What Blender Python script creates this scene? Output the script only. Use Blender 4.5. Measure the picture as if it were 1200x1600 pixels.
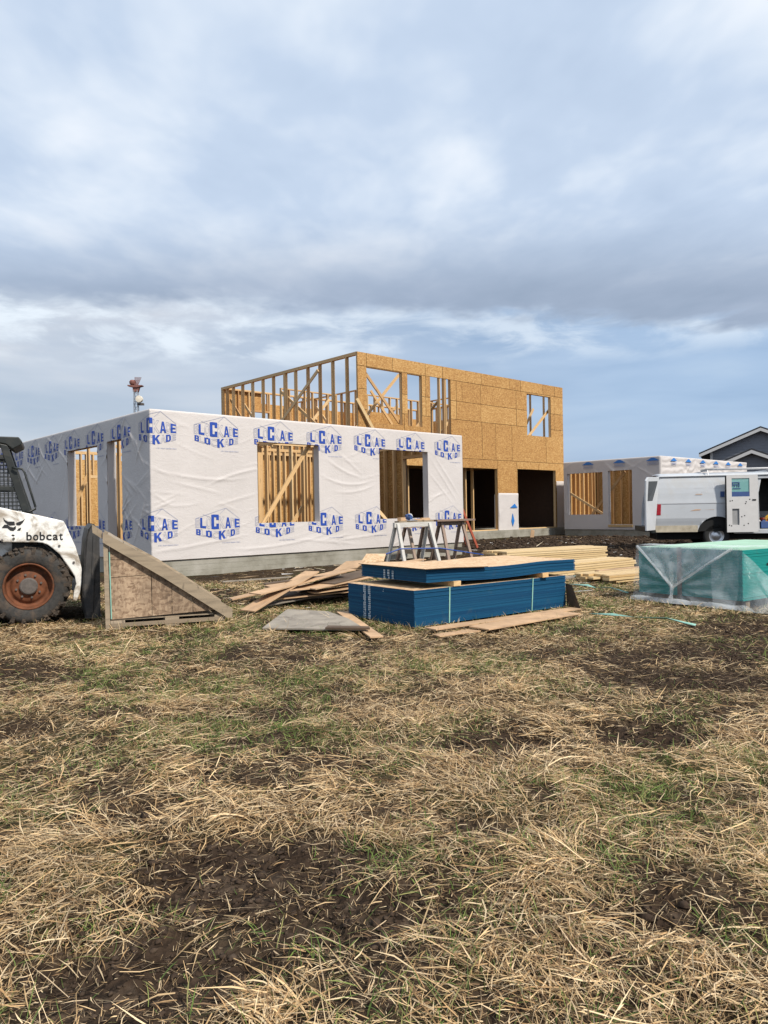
import bpy, bmesh, math, random
import numpy as np
from mathutils import Vector, Matrix

# ------------------------------------------------------------------ scene, camera, light
scene = bpy.context.scene
for o in list(bpy.data.objects):
    bpy.data.objects.remove(o)
col = scene.collection
RNG = random.Random(7)

cam_d = bpy.data.cameras.new('camera')
cam = bpy.data.objects.new('camera', cam_d)
col.objects.link(cam)
scene.camera = cam
cam_d.sensor_fit = 'VERTICAL'
cam_d.sensor_height = 24.0
cam_d.sensor_width = 18.0
cam_d.lens = 1137.67 / 1600 * 24.0
cam_d.clip_start = 0.05
cam_d.clip_end = 6000
PITCH, ROLL, CAM_H = 0.0011, -0.0170, 1.25
_F = Vector((0, math.cos(PITCH), -math.sin(PITCH)))
_U = Vector((0, math.sin(PITCH), math.cos(PITCH)))
_X = Vector((1, 0, 0))
_X2 = _X * math.cos(ROLL) + _U * math.sin(ROLL)
_U2 = -_X * math.sin(ROLL) + _U * math.cos(ROLL)
cam.matrix_world = Matrix(((_X2.x, _U2.x, -_F.x, 0), (_X2.y, _U2.y, -_F.y, 0), (_X2.z, _U2.z, -_F.z, CAM_H), (0, 0, 0, 1)))

SUN_EL = math.radians(46)
SUN_AZ = math.radians(137)          # clockwise from +Y
SUN_DIR = Vector((math.sin(SUN_AZ) * math.cos(SUN_EL), math.cos(SUN_AZ) * math.cos(SUN_EL), math.sin(SUN_EL)))
sun_d = bpy.data.lights.new('sun', 'SUN')
sun_d.energy = 4.0
sun_d.angle = math.radians(3.0)
sun_d.color = (1.0, 0.93, 0.83)
sun = bpy.data.objects.new('sun', sun_d)
sun.rotation_euler = SUN_DIR.to_track_quat('Z', 'Y').to_euler()
sun.location = SUN_DIR * 50
col.objects.link(sun)

scene.view_settings.view_transform = 'Standard'
scene.view_settings.look = 'None'
scene.view_settings.gamma = 1.0
scene.view_settings.use_curve_mapping = False
scene.view_settings.exposure = 0.36
scene.cycles.max_bounces = 6
scene.cycles.diffuse_bounces = 3
scene.cycles.transparent_max_bounces = 12


class NT:
    """small node-tree helper"""
    def __init__(self, tree):
        self.t = tree
        for n in list(tree.nodes):
            tree.nodes.remove(n)

    def n(self, kind, ins=None, **props):
        nd = self.t.nodes.new(kind)
        for k, v in props.items():
            setattr(nd, k, v)
        if ins:
            for k, v in ins.items():
                s = nd.inputs[k]
                if isinstance(v, bpy.types.NodeSocket):
                    self.t.links.new(v, s)
                else:
                    s.default_value = v
        return nd

    def math(self, op, a, b=None, c=None, clamp=False):
        nd = self.t.nodes.new('ShaderNodeMath')
        nd.operation = op
        nd.use_clamp = clamp
        for i, v in enumerate((a, b, c)):
            if v is None:
                continue
            if isinstance(v, bpy.types.NodeSocket):
                self.t.links.new(v, nd.inputs[i])
            else:
                nd.inputs[i].default_value = v
        return nd.outputs[0]

    def mix(self, f, a, b, blend='MIX'):
        nd = self.t.nodes.new('ShaderNodeMix')
        nd.data_type = 'RGBA'
        nd.blend_type = blend
        for s, v in ((nd.inputs[0], f), (nd.inputs[6], a), (nd.inputs[7], b)):
            if isinstance(v, bpy.types.NodeSocket):
                self.t.links.new(v, s)
            else:
                s.default_value = v if not isinstance(v, tuple) or len(v) == 4 else (*v, 1)
        return nd.outputs[2]

    def ramp(self, fac, stops, interp='LINEAR'):
        nd = self.t.nodes.new('ShaderNodeValToRGB')
        cr = nd.color_ramp
        cr.interpolation = interp
        while len(cr.elements) > 1:
            cr.elements.remove(cr.elements[-1])
        for i, (p, c) in enumerate(stops):
            e = cr.elements[0] if i == 0 else cr.elements.new(p)
            e.position = p
            e.color = c if len(c) == 4 else (*c, 1)
        self.t.links.new(fac, nd.inputs[0])
        return nd.outputs[0]

    def smooth(self, v, lo, hi, a=0.0, b=1.0):
        nd = self.t.nodes.new('ShaderNodeMapRange')
        nd.interpolation_type = 'SMOOTHSTEP'
        self.t.links.new(v, nd.inputs[0])
        nd.inputs[1].default_value = lo
        nd.inputs[2].default_value = hi
        nd.inputs[3].default_value = a
        nd.inputs[4].default_value = b
        return nd.outputs[0]

    def noise(self, vec, scale, detail=4.0, rough=0.55, dist=0.0, dims='3D'):
        nd = self.n('ShaderNodeTexNoise', {'Scale': scale, 'Detail': detail, 'Roughness': rough, 'Distortion': dist}, noise_dimensions=dims)
        if vec is not None:
            self.t.links.new(vec, nd.inputs['Vector'])
        return nd.outputs[0]

    def mapping(self, vec, scale=(1, 1, 1), loc=(0, 0, 0), rot=(0, 0, 0)):
        nd = self.n('ShaderNodeMapping', {'Vector': vec, 'Scale': scale, 'Location': loc, 'Rotation': rot})
        return nd.outputs[0]


# ------------------------------------------------------------------ world: Nishita sky behind a layered cloud deck
world = bpy.data.worlds.new('World')
scene.world = world
world.use_nodes = True
W = NT(world.node_tree)
SKY_STR = 0.1
sky = W.n('ShaderNodeTexSky', sky_type='NISHITA')
sky.sun_disc = False
sky.sun_elevation = SUN_EL
sky.sun_rotation = SUN_AZ
sky.air_density = 1.2
sky.dust_density = 1.0
tc = W.n('ShaderNodeTexCoord')
sep = W.n('ShaderNodeSeparateXYZ', {0: tc.outputs['Generated']})
dx, dy, dz = sep.outputs
zc = W.math('MAXIMUM', dz, 0.03)
px = W.math('DIVIDE', dx, zc)
py = W.math('DIVIDE', dy, zc)
P = W.n('ShaderNodeCombineXYZ', {0: px, 1: py, 2: 0.0}).outputs[0]
Pw = W.mapping(P, scale=(1.0, 0.75, 1), loc=(3.1, 1.7, 0), rot=(0, 0, 0.5))
n_big = W.noise(Pw, 0.85, 2.5, 0.5, 0.3)
n_mid = W.noise(Pw, 2.2, 4, 0.52, 0.2)
n_fine = W.noise(W.mapping(P, scale=(1.0, 0.6, 1), rot=(0, 0, 0.35)), 4.0, 3.5, 0.55, 0.2)
# deck brightness: thin and bright overhead, thick and blue grey towards its far edge
lum = W.math('ADD', W.math('MULTIPLY', n_big, 0.55), W.math('ADD', W.math('MULTIPLY', n_mid, 0.58), W.math('MULTIPLY', n_fine, 0.40)))
far = W.smooth(py, 2.3, 3.45)
blot = W.math('MULTIPLY_ADD', lum, 1.0 / 1.53, 0.0)
deck_a = W.ramp(blot, [(0.32, (0.375, 0.465, 0.605)), (0.47, (0.45, 0.54, 0.675)), (0.55, (0.555, 0.63, 0.735)), (0.65, (0.69, 0.735, 0.80))])
deck_b = W.ramp(blot, [(0.34, (0.255, 0.32, 0.425)), (0.50, (0.29, 0.355, 0.465)), (0.66, (0.345, 0.41, 0.52))])
deck = W.mix(far, deck_a, deck_b)
# beyond the deck: hazy blue sky with streaks and a row of bright cumulus
el = dz
az = W.math('DIVIDE', dx, W.math('MAXIMUM', dy, 0.15))
Q = W.n('ShaderNodeCombineXYZ', {0: W.math('MULTIPLY', az, 5.5), 1: W.math('MULTIPLY', el, 19.0), 2: 0.0}).outputs[0]
c1 = W.noise(W.mapping(Q, loc=(5.3, 0.4, 0)), 1.5, 5, 0.58, 0.35)
c2 = W.noise(W.mapping(Q, scale=(0.55, 1.0, 1), loc=(1.2, 3.0, 0)), 1.0, 4, 0.5, 0.2)
low_a = W.ramp(c2, [(0.30, (0.32, 0.41, 0.545)), (0.55, (0.42, 0.50, 0.62)), (0.75, (0.51, 0.57, 0.66))])
# greyer and warmer to the left, bluer to the right
side = W.smooth(az, -0.45, 0.45)
tint = W.mix(side, (1.10, 1.02, 0.95), (0.78, 0.89, 1.0))
low_b = W.mix(1.0, low_a, tint, 'MULTIPLY')
nish = W.mix(1.0, sky.outputs[0], (SKY_STR, SKY_STR, SKY_STR), 'MULTIPLY')
low_c = W.mix(0.12, low_b, nish)
band = W.math('MULTIPLY', W.smooth(el, 0.175, 0.222), W.smooth(el, 0.27, 0.33, 1.0, 0.0))
cum = W.math('MULTIPLY', W.math('MULTIPLY', band, W.smooth(az, -0.5, 0.1, 0.95, 0.6)), W.smooth(c1, 0.40, 0.66))
low_d = W.mix(cum, low_c, (0.66, 0.73, 0.80))
hb = W.smooth(el, 0.03, 0.13)
low_e = W.mix(W.math('MULTIPLY', W.math('SUBTRACT', 1.0, hb), 0.35), low_d, (0.34, 0.42, 0.56))
edge = W.math('ADD', py, W.math('ADD', W.math('MULTIPLY', W.math('SUBTRACT', n_mid, 0.5), 0.7), W.math('MULTIPLY', W.math('SUBTRACT', n_fine, 0.5), 0.6)))
edge2 = W.math('ADD', edge, W.math('MULTIPLY', px, -0.22))
mask = W.smooth(edge2, 3.38, 3.82)
skycol = W.mix(mask, deck, low_e)
ground_fade = W.smooth(dz, -0.03, 0.0)
skycol = W.mix(ground_fade, (0.12, 0.10, 0.08), skycol)
scaled = W.mix(1.0, skycol, (1 / SKY_STR, 1 / SKY_STR, 1 / SKY_STR), 'MULTIPLY')
bg = W.n('ShaderNodeBackground', {'Color': scaled, 'Strength': SKY_STR})
wo = W.n('ShaderNodeOutputWorld', {'Surface': bg.outputs[0]})


# ------------------------------------------------------------------ materials
MATS = {}


def new_mat(name):
    m = bpy.data.materials.new(name)
    m.use_nodes = True
    MATS[name] = m
    return m, NT(m.node_tree)


def finish(T, color, rough=0.7, bump=None, bstr=0.3, bdist=0.01, metal=0.0, spec=None, extra=None):
    ins = {'Base Color': color, 'Roughness': rough, 'Metallic': metal}
    if spec is not None:
        ins['Specular IOR Level'] = spec
    if extra:
        ins.update(extra)
    p = T.n('ShaderNodeBsdfPrincipled', {k: (v if isinstance(v, bpy.types.NodeSocket) or not isinstance(v, tuple) or len(v) == 4 else (*v, 1)) for k, v in ins.items()})
    if bump is not None:
        b = T.n('ShaderNodeBump', {'Height': bump, 'Strength': bstr, 'Distance': bdist})
        T.t.links.new(b.outputs[0], p.inputs['Normal'])
    T.n('ShaderNodeOutputMaterial', {'Surface': p.outputs[0]})
    return p


def plain(name, color, rough=0.6, metal=0.0, var=0.12, scale=6.0, dirt=None, dirt_amt=0.0, bstr=0.08, spec=None, dlo=0.48):
    m, T = new_mat(name)
    c = T.n('ShaderNodeTexCoord').outputs['Object']
    n1 = T.noise(c, scale, 5, 0.6)
    lo = tuple(x * (1 - var) for x in color)
    hi = tuple(min(1, x * (1 + var)) for x in color)
    cc = T.ramp(n1, [(0.3, lo), (0.7, hi)])
    if dirt:
        n2 = T.noise(c, scale * 0.7, 6, 0.68, 0.6)
        cc = T.mix(T.math('MULTIPLY', T.smooth(n2, dlo, dlo + 0.2), dirt_amt), cc, dirt)
    finish(T, cc, rough, T.noise(c, scale * 8, 4), bstr, 0.01, metal, spec)
    return m


def edge_mat(name, lo, hi, scuff):
    """painted sheet edges: tone changes from sheet to sheet, with scuffs"""
    m, T = new_mat(name)
    c = T.n('ShaderNodeTexCoord').outputs['Object']
    st = T.noise(T.mapping(c, scale=(0.35, 0.35, 60)), 1.0, 3, 0.6)
    wr = T.noise(c, 4.0, 6, 0.7, 0.5)
    cc = T.ramp(st, [(0.32, lo), (0.68, hi)])
    cc = T.mix(T.math('MULTIPLY', T.smooth(wr, 0.60, 0.72), 0.45), cc, scuff)
    finish(T, cc, 0.72, st, 0.35, 0.006, spec=0.2)
    return m


def lumber_mat(name, lo, mid, hi, rough=0.65):
    """stretched unit boxes: object space grain runs along the long (x) side"""
    m, T = new_mat(name)
    oi = T.n('ShaderNodeObjectInfo').outputs['Random']
    c = T.n('ShaderNodeTexCoord').outputs['Object']
    off = T.n('ShaderNodeCombineXYZ', {0: T.math('MULTIPLY', oi, 37.0), 1: T.math('MULTIPLY', oi, 91.0), 2: oi}).outputs[0]
    v = T.n('ShaderNodeVectorMath', {0: c, 1: off}, operation='ADD').outputs[0]
    g = T.noise(T.mapping(v, scale=(1.2, 9, 9)), 2.0, 5, 0.6, 0.4)
    k = T.noise(T.mapping(v, scale=(5, 1.2, 1.2)), 2.3, 2, 0.5)
    base = T.ramp(oi, [(0.0, lo), (0.35, mid), (0.75, mid), (1.0, hi)])
    cc = T.mix(T.smooth(g, 0.42, 0.72), base, tuple(x * 0.66 for x in mid))
    cc = T.mix(T.math('MULTIPLY', T.smooth(k, 0.64, 0.70), 0.6), cc, tuple(x * 0.3 for x in mid))
    finish(T, cc, rough, g, 0.15, 0.004)
    return m


lumber_mat('lumber', (0.42, 0.225, 0.09), (0.62, 0.395, 0.18), (0.72, 0.52, 0.285))
lumber_mat('lumber_new', (0.47, 0.305, 0.135), (0.62, 0.445, 0.225), (0.72, 0.56, 0.335))
lumber_mat('lumber_grey', (0.22, 0.165, 0.11), (0.30, 0.235, 0.16), (0.37, 0.295, 0.21))
lumber_mat('lumber_red', (0.19, 0.125, 0.09), (0.27, 0.19, 0.145), (0.36, 0.275, 0.215))


def osb_mat(name, stops, scale=1.0, weather=0.0, rough=0.7):
    m, T = new_mat(name)
    c = T.n('ShaderNodeTexCoord').outputs['Object']
    oi = T.n('ShaderNodeObjectInfo').outputs['Random']
    wob = T.n('ShaderNodeTexNoise', {'Vector': c, 'Scale': 9.0 * scale, 'Detail': 3.0}).outputs['Color']
    cw = T.mix(0.05, c, wob, 'ADD')
    va = T.n('ShaderNodeTexVoronoi', {'Vector': T.mapping(cw, scale=(1, 1, 2.4), rot=(0.3, 0.25, 0.2)), 'Scale': 16.0 * scale}).outputs['Color']
    vb = T.n('ShaderNodeTexVoronoi', {'Vector': T.mapping(cw, scale=(2.2, 2.2, 0.8), rot=(-0.5, 0.4, 0.7)), 'Scale': 22.0 * scale}).outputs['Color']
    ra = T.n('ShaderNodeSeparateColor', {0: va}).outputs[0]
    rb = T.n('ShaderNodeSeparateColor', {0: vb}).outputs[1]
    big = T.noise(c, 0.9, 4, 0.6)
    val = T.math('ADD', T.math('MULTIPLY', ra, 0.42), T.math('ADD', T.math('MULTIPLY', rb, 0.34), T.math('ADD', T.math('MULTIPLY', big, 0.22), T.math('MULTIPLY_ADD', oi, 0.26, -0.06))))
    cc = T.ramp(val, stops)
    if weather > 0:
        st = T.noise(T.mapping(c, scale=(1, 1, 0.5)), 2.2, 6, 0.65, 0.5)
        cc = T.mix(T.math('MULTIPLY', T.smooth(st, 0.4, 0.66), weather), cc, (0.10, 0.07, 0.045))
    finish(T, cc, rough, val, 0.25, 0.004)
    return m


osb_mat('osb', [(0.2, (0.25, 0.118, 0.030)), (0.45, (0.365, 0.185, 0.052)), (0.65, (0.435, 0.24, 0.075)), (0.95, (0.57, 0.36, 0.14))])
osb_mat('osb_top', [(0.2, (0.42, 0.25, 0.125)), (0.5, (0.56, 0.37, 0.205)), (0.8, (0.66, 0.47, 0.29))], 1.2)
osb_mat('osb_old', [(0.2, (0.12, 0.075, 0.045)), (0.5, (0.235, 0.152, 0.092)), (0.85, (0.42, 0.30, 0.195))], 1.1, 0.45)
plain('osb_edge', (0.09, 0.045, 0.015), 0.85)
plain('ply_tan', (0.47, 0.305, 0.175), 0.8, var=0.25, scale=3.0, dirt=(0.24, 0.16, 0.10), dirt_amt=0.55)
plain('ply_grey', (0.27, 0.235, 0.19), 0.85, var=0.25, scale=4.0, dirt=(0.09, 0.07, 0.055), dirt_amt=0.6)
plain('ply_dark', (0.10, 0.065, 0.04), 0.85, var=0.3, scale=4.0)
edge_mat('blue_edge', (0.0035, 0.042, 0.108), (0.010, 0.092, 0.185), (0.06, 0.09, 0.11))
plain('stencil_white', (0.45, 0.55, 0.62), 0.7, var=0.2)
plain('strap_green', (0.22, 0.42, 0.35), 0.5, var=0.15)
edge_mat('green_edge', (0.005, 0.18, 0.165), (0.015, 0.26, 0.235), (0.05, 0.15, 0.13))
plain('green_top', (0.32, 0.50, 0.36), 0.6, var=0.15, scale=2.0)
plain('print_blue', (0.010, 0.052, 0.31), 0.55, var=0.12)
plain('print_line', (0.30, 0.315, 0.42), 0.6, var=0.05)
plain('mark_blue', (0.02, 0.16, 0.48), 0.5, var=0.08)
plain('white_paint', (0.455, 0.475, 0.50), 0.4, var=0.04, scale=2.0, dirt=(0.42, 0.38, 0.32), dirt_amt=0.3, bstr=0.03)
plain('loader_white', (0.80, 0.79, 0.75), 0.42, var=0.05, scale=5.0, dirt=(0.25, 0.19, 0.125), dirt_amt=0.85, bstr=0.06, dlo=0.43)
plain('black_paint', (0.012, 0.015, 0.014), 0.5, var=0.3, dirt=(0.06, 0.055, 0.045), dirt_amt=0.5)
plain('bucket_steel', (0.035, 0.034, 0.034), 0.62, var=0.35, scale=7.0, dirt=(0.10, 0.085, 0.07), dirt_amt=0.6)
plain('interior_shade', (0.055, 0.030, 0.019), 0.9)  # dark brown standing in for shade inside the ground floor openings
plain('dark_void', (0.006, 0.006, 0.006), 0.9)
plain('decal_black', (0.015, 0.015, 0.016), 0.5, var=0.2, scale=40.0)
plain('rim_rust', (0.15, 0.056, 0.027), 0.75, var=0.4, scale=8.0, dirt=(0.075, 0.042, 0.028), dirt_amt=1.0, spec=0.2)
plain('hub_grey', (0.10, 0.085, 0.075), 0.7, var=0.3, scale=20.0)
plain('van_tyre', (0.014, 0.014, 0.014), 0.8)
plain('chrome', (0.55, 0.56, 0.58), 0.35, 0.8)
plain('tail_red', (0.30, 0.008, 0.015), 0.2, var=0.1)
plain('roof_dark', (0.025, 0.026, 0.030), 0.8)
plain('trim_white', (0.52, 0.51, 0.50), 0.6, var=0.04)
plain('siding_grey', (0.175, 0.182, 0.205), 0.75, var=0.05)
plain('tower_steel', (0.24, 0.26, 0.29), 0.6)
plain('antenna_red', (0.19, 0.075, 0.058), 0.7)
plain('antenna_cream', (0.66, 0.60, 0.50), 0.6)
plain('sawhorse_metal', (0.50, 0.485, 0.45), 0.5, var=0.15, dirt=(0.18, 0.14, 0.10), dirt_amt=0.4)
plain('ladder_orange', (0.36, 0.085, 0.045), 0.55, var=0.12)
plain('aluminium', (0.5, 0.5, 0.5), 0.4, 0.7)
plain('cable_yellow', (0.55, 0.33, 0.03), 0.5)
plain('cable_blue', (0.02, 0.06, 0.25), 0.5)
plain('box_red', (0.28, 0.03, 0.02), 0.6)
plain('box_blue', (0.03, 0.07, 0.2), 0.6)
plain('box_grey', (0.25, 0.25, 0.25), 0.6)
plain('orange_plastic', (0.55, 0.13, 0.02), 0.5)

# concrete foundation
m, T = new_mat('concrete')
c = T.n('ShaderNodeTexCoord').outputs['Object']
n1 = T.noise(c, 1.7, 7, 0.65, 0.3)
n2 = T.noise(T.mapping(c, scale=(1, 1, 6)), 3.0, 4, 0.6)
cc = T.ramp(n1, [(0.3, (0.165, 0.15, 0.115)), (0.5, (0.265, 0.25, 0.205)), (0.72, (0.35, 0.33, 0.285))])
cc = T.mix(T.math('MULTIPLY', T.smooth(n2, 0.55, 0.75), 0.4), cc, (0.17, 0.15, 0.115))
finish(T, cc, 0.9, T.noise(c, 25, 5), 0.3, 0.01)

# house wrap: woven white film with fine crinkles
m, T = new_mat('wrap_white')
c = T.n('ShaderNodeTexCoord').outputs['Object']
n1 = T.noise(c, 0.8, 4, 0.6)
cc = T.ramp(n1, [(0.3, (0.505, 0.470, 0.450)), (0.7, (0.565, 0.528, 0.508))])
f1 = T.noise(T.mapping(c, scale=(1, 1, 2.2)), 2.6, 6, 0.62, 1.2)
ridge = T.math('ABSOLUTE', T.math('SUBTRACT', f1, 0.5))
rd = T.math('SUBTRACT', 1.0, T.math('MINIMUM', T.math('MULTIPLY', ridge, 14.0), 1.0))
f2 = T.noise(c, 9.0, 5, 0.6, 0.5)
hh = T.math('ADD', T.math('MULTIPLY', rd, 0.5), f2)
finish(T, cc, 0.5, hh, 0.2, 0.015, extra={'Specular IOR Level': 0.35})

# soil
m, T = new_mat('soil')
geo = T.n('ShaderNodeNewGeometry').outputs['Position']
n1 = T.noise(geo, 0.9, 6, 0.62, 0.3)
n2 = T.noise(geo, 7.0, 6, 0.65)
n3 = T.noise(geo, 0.28, 4, 0.6)
att = T.n('ShaderNodeAttribute', attribute_name='cover').outputs['Fac']
bare = T.ramp(n2, [(0.3, (0.022, 0.0145, 0.010)), (0.55, (0.044, 0.030, 0.021)), (0.80, (0.105, 0.078, 0.056))])
fa = T.noise(T.mapping(geo, scale=(1, 7, 1), rot=(0, 0, 0.4)), 22.0, 3, 0.6, 0.6)
fb_ = T.noise(T.mapping(geo, scale=(7, 1, 1), rot=(0, 0, 0.9)), 20.0, 3, 0.6, 0.6)
fib = T.math('MAXIMUM', fa, fb_)
thatch = T.ramp(T.math('MULTIPLY_ADD', n2, 0.3, T.math('MULTIPLY', fib, 0.7)), [(0.42, (0.018, 0.012, 0.008)), (0.54, (0.055, 0.038, 0.023)), (0.64, (0.17, 0.12, 0.066)), (0.74, (0.36, 0.26, 0.15))])
th2 = T.mix(T.math('MULTIPLY', T.smooth(n1, 0.5, 0.64), 0.6), thatch, (0.055, 0.075, 0.022))
cc = T.mix(att, bare, th2)
vor = T.n('ShaderNodeTexVoronoi', {'Vector': geo, 'Scale': 28.0}).outputs['Distance']
hgt = T.math('ADD', T.math('MULTIPLY', n2, 1.0), T.math('MULTIPLY', vor, 0.7))
finish(T, cc, 1.0, hgt, 1.0, 0.04, spec=0.03)

m, T = new_mat('clod_soil')
geo = T.n('ShaderNodeNewGeometry').outputs['Position']
n2 = T.noise(geo, 14.0, 5, 0.65)
cc = T.ramp(n2, [(0.3, (0.030, 0.020, 0.014)), (0.55, (0.055, 0.038, 0.027)), (0.8, (0.11, 0.08, 0.056))])
finish(T, cc, 0.95, T.noise(geo, 60, 5), 0.8, 0.01, spec=0.1)

# blades: colour per blade from the 'col' attribute, light passes through a little
m, T = new_mat('blade')
a = T.n('ShaderNodeAttribute', attribute_name='col').outputs['Color']
d = T.n('ShaderNodeBsdfPrincipled', {'Base Color': a, 'Roughness': 0.6, 'Specular IOR Level': 0.25})
tr = T.n('ShaderNodeBsdfTranslucent', {'Color': a})
mx = T.n('ShaderNodeMixShader', {0: 0.15, 1: d.outputs[0], 2: tr.outputs[0]})
T.n('ShaderNodeOutputMaterial', {'Surface': mx.outputs[0]})

# muddy tyre
m, T = new_mat('tyre')
c = T.n('ShaderNodeTexCoord').outputs['Object']
n1 = T.noise(c, 5.0, 6, 0.65, 0.4)
n2 = T.noise(c, 30.0, 5, 0.6)
cc = T.ramp(n2, [(0.3, (0.018, 0.017, 0.016)), (0.7, (0.045, 0.042, 0.038))])
cc = T.mix(T.math('MULTIPLY', T.smooth(n1, 0.46, 0.62), 0.75), cc, (0.085, 0.06, 0.042))
finish(T, cc, 0.88, n2, 0.5, 0.01)

m, T = new_mat('tread_mud')
c = T.n('ShaderNodeTexCoord').outputs['Object']
n2 = T.noise(c, 18.0, 6, 0.65)
cc = T.ramp(n2, [(0.3, (0.02, 0.016, 0.013)), (0.55, (0.06, 0.045, 0.033)), (0.8, (0.15, 0.11, 0.075))])
finish(T, cc, 0.95, n2, 0.9, 0.02)

# translucent plastic film
m, T = new_mat('film')
c = T.n('ShaderNodeTexCoord').outputs['Object']
n1 = T.noise(c, 3.0, 5, 0.6, 0.8)
n2 = T.noise(c, 4.0, 3, 0.5, 1.6)
rg = T.math('SUBTRACT', 1.0, T.math('MINIMUM', T.math('MULTIPLY', T.math('ABSOLUTE', T.math('SUBTRACT', n2, 0.5)), 26.0), 1.0))
al = T.smooth(n1, 0.32, 0.72, 0.08, 0.25)
finish(T, (0.80, 0.86, 0.88), 0.14, T.math('ADD', rg, n2), 0.30, 0.015, extra={'Alpha': al})
m, T = new_mat('film_white')
c = T.n('ShaderNodeTexCoord').outputs['Object']
n1 = T.noise(c, 4.0, 5, 0.6, 0.8)
finish(T, (0.82, 0.84, 0.84), 0.3, n1, 0.4, 0.02, extra={'Alpha': T.smooth(n1, 0.3, 0.7, 0.18, 0.40)})

# glass
m, T = new_mat('glass_tint')
finish(T, (0.20, 0.42, 0.40), 0.06, extra={'Alpha': 0.75})
m, T = new_mat('glass_dark')
finish(T, (0.02, 0.025, 0.03), 0.05)


# ------------------------------------------------------------------ mesh helpers
def link(ob, parent=None):
    col.objects.link(ob)
    if parent is not None:
        ob.parent = parent
    return ob


def tag(o, label=None, cat=None, group=None, kind=None):
    if label:
        o['label'] = label
    if cat:
        o['category'] = cat
    if group:
        o['group'] = group
    if kind:
        o['kind'] = kind
    return o


def thing(name, label, cat, loc=(0, 0, 0), rz=0.0, group=None):
    o = bpy.data.objects.new(name, None)
    o.empty_display_size = 0.3
    o.location = loc
    o.rotation_euler = (0, 0, rz)
    link(o)
    return tag(o, label, cat, group)


def mk(name, verts, faces, mats, parent=None, smooth=False, midx=None):
    me = bpy.data.meshes.new(name)
    me.from_pydata([tuple(v) for v in verts], [], [tuple(f) for f in faces])
    for mname in (mats if isinstance(mats, (list, tuple)) else [mats]):
        me.materials.append(MATS[mname])
    if midx is not None:
        me.polygons.foreach_set('material_index', midx)
    if smooth:
        me.polygons.foreach_set('use_smooth', [True] * len(me.polygons))
    me.update()
    return link(bpy.data.objects.new(name, me), parent)


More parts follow.
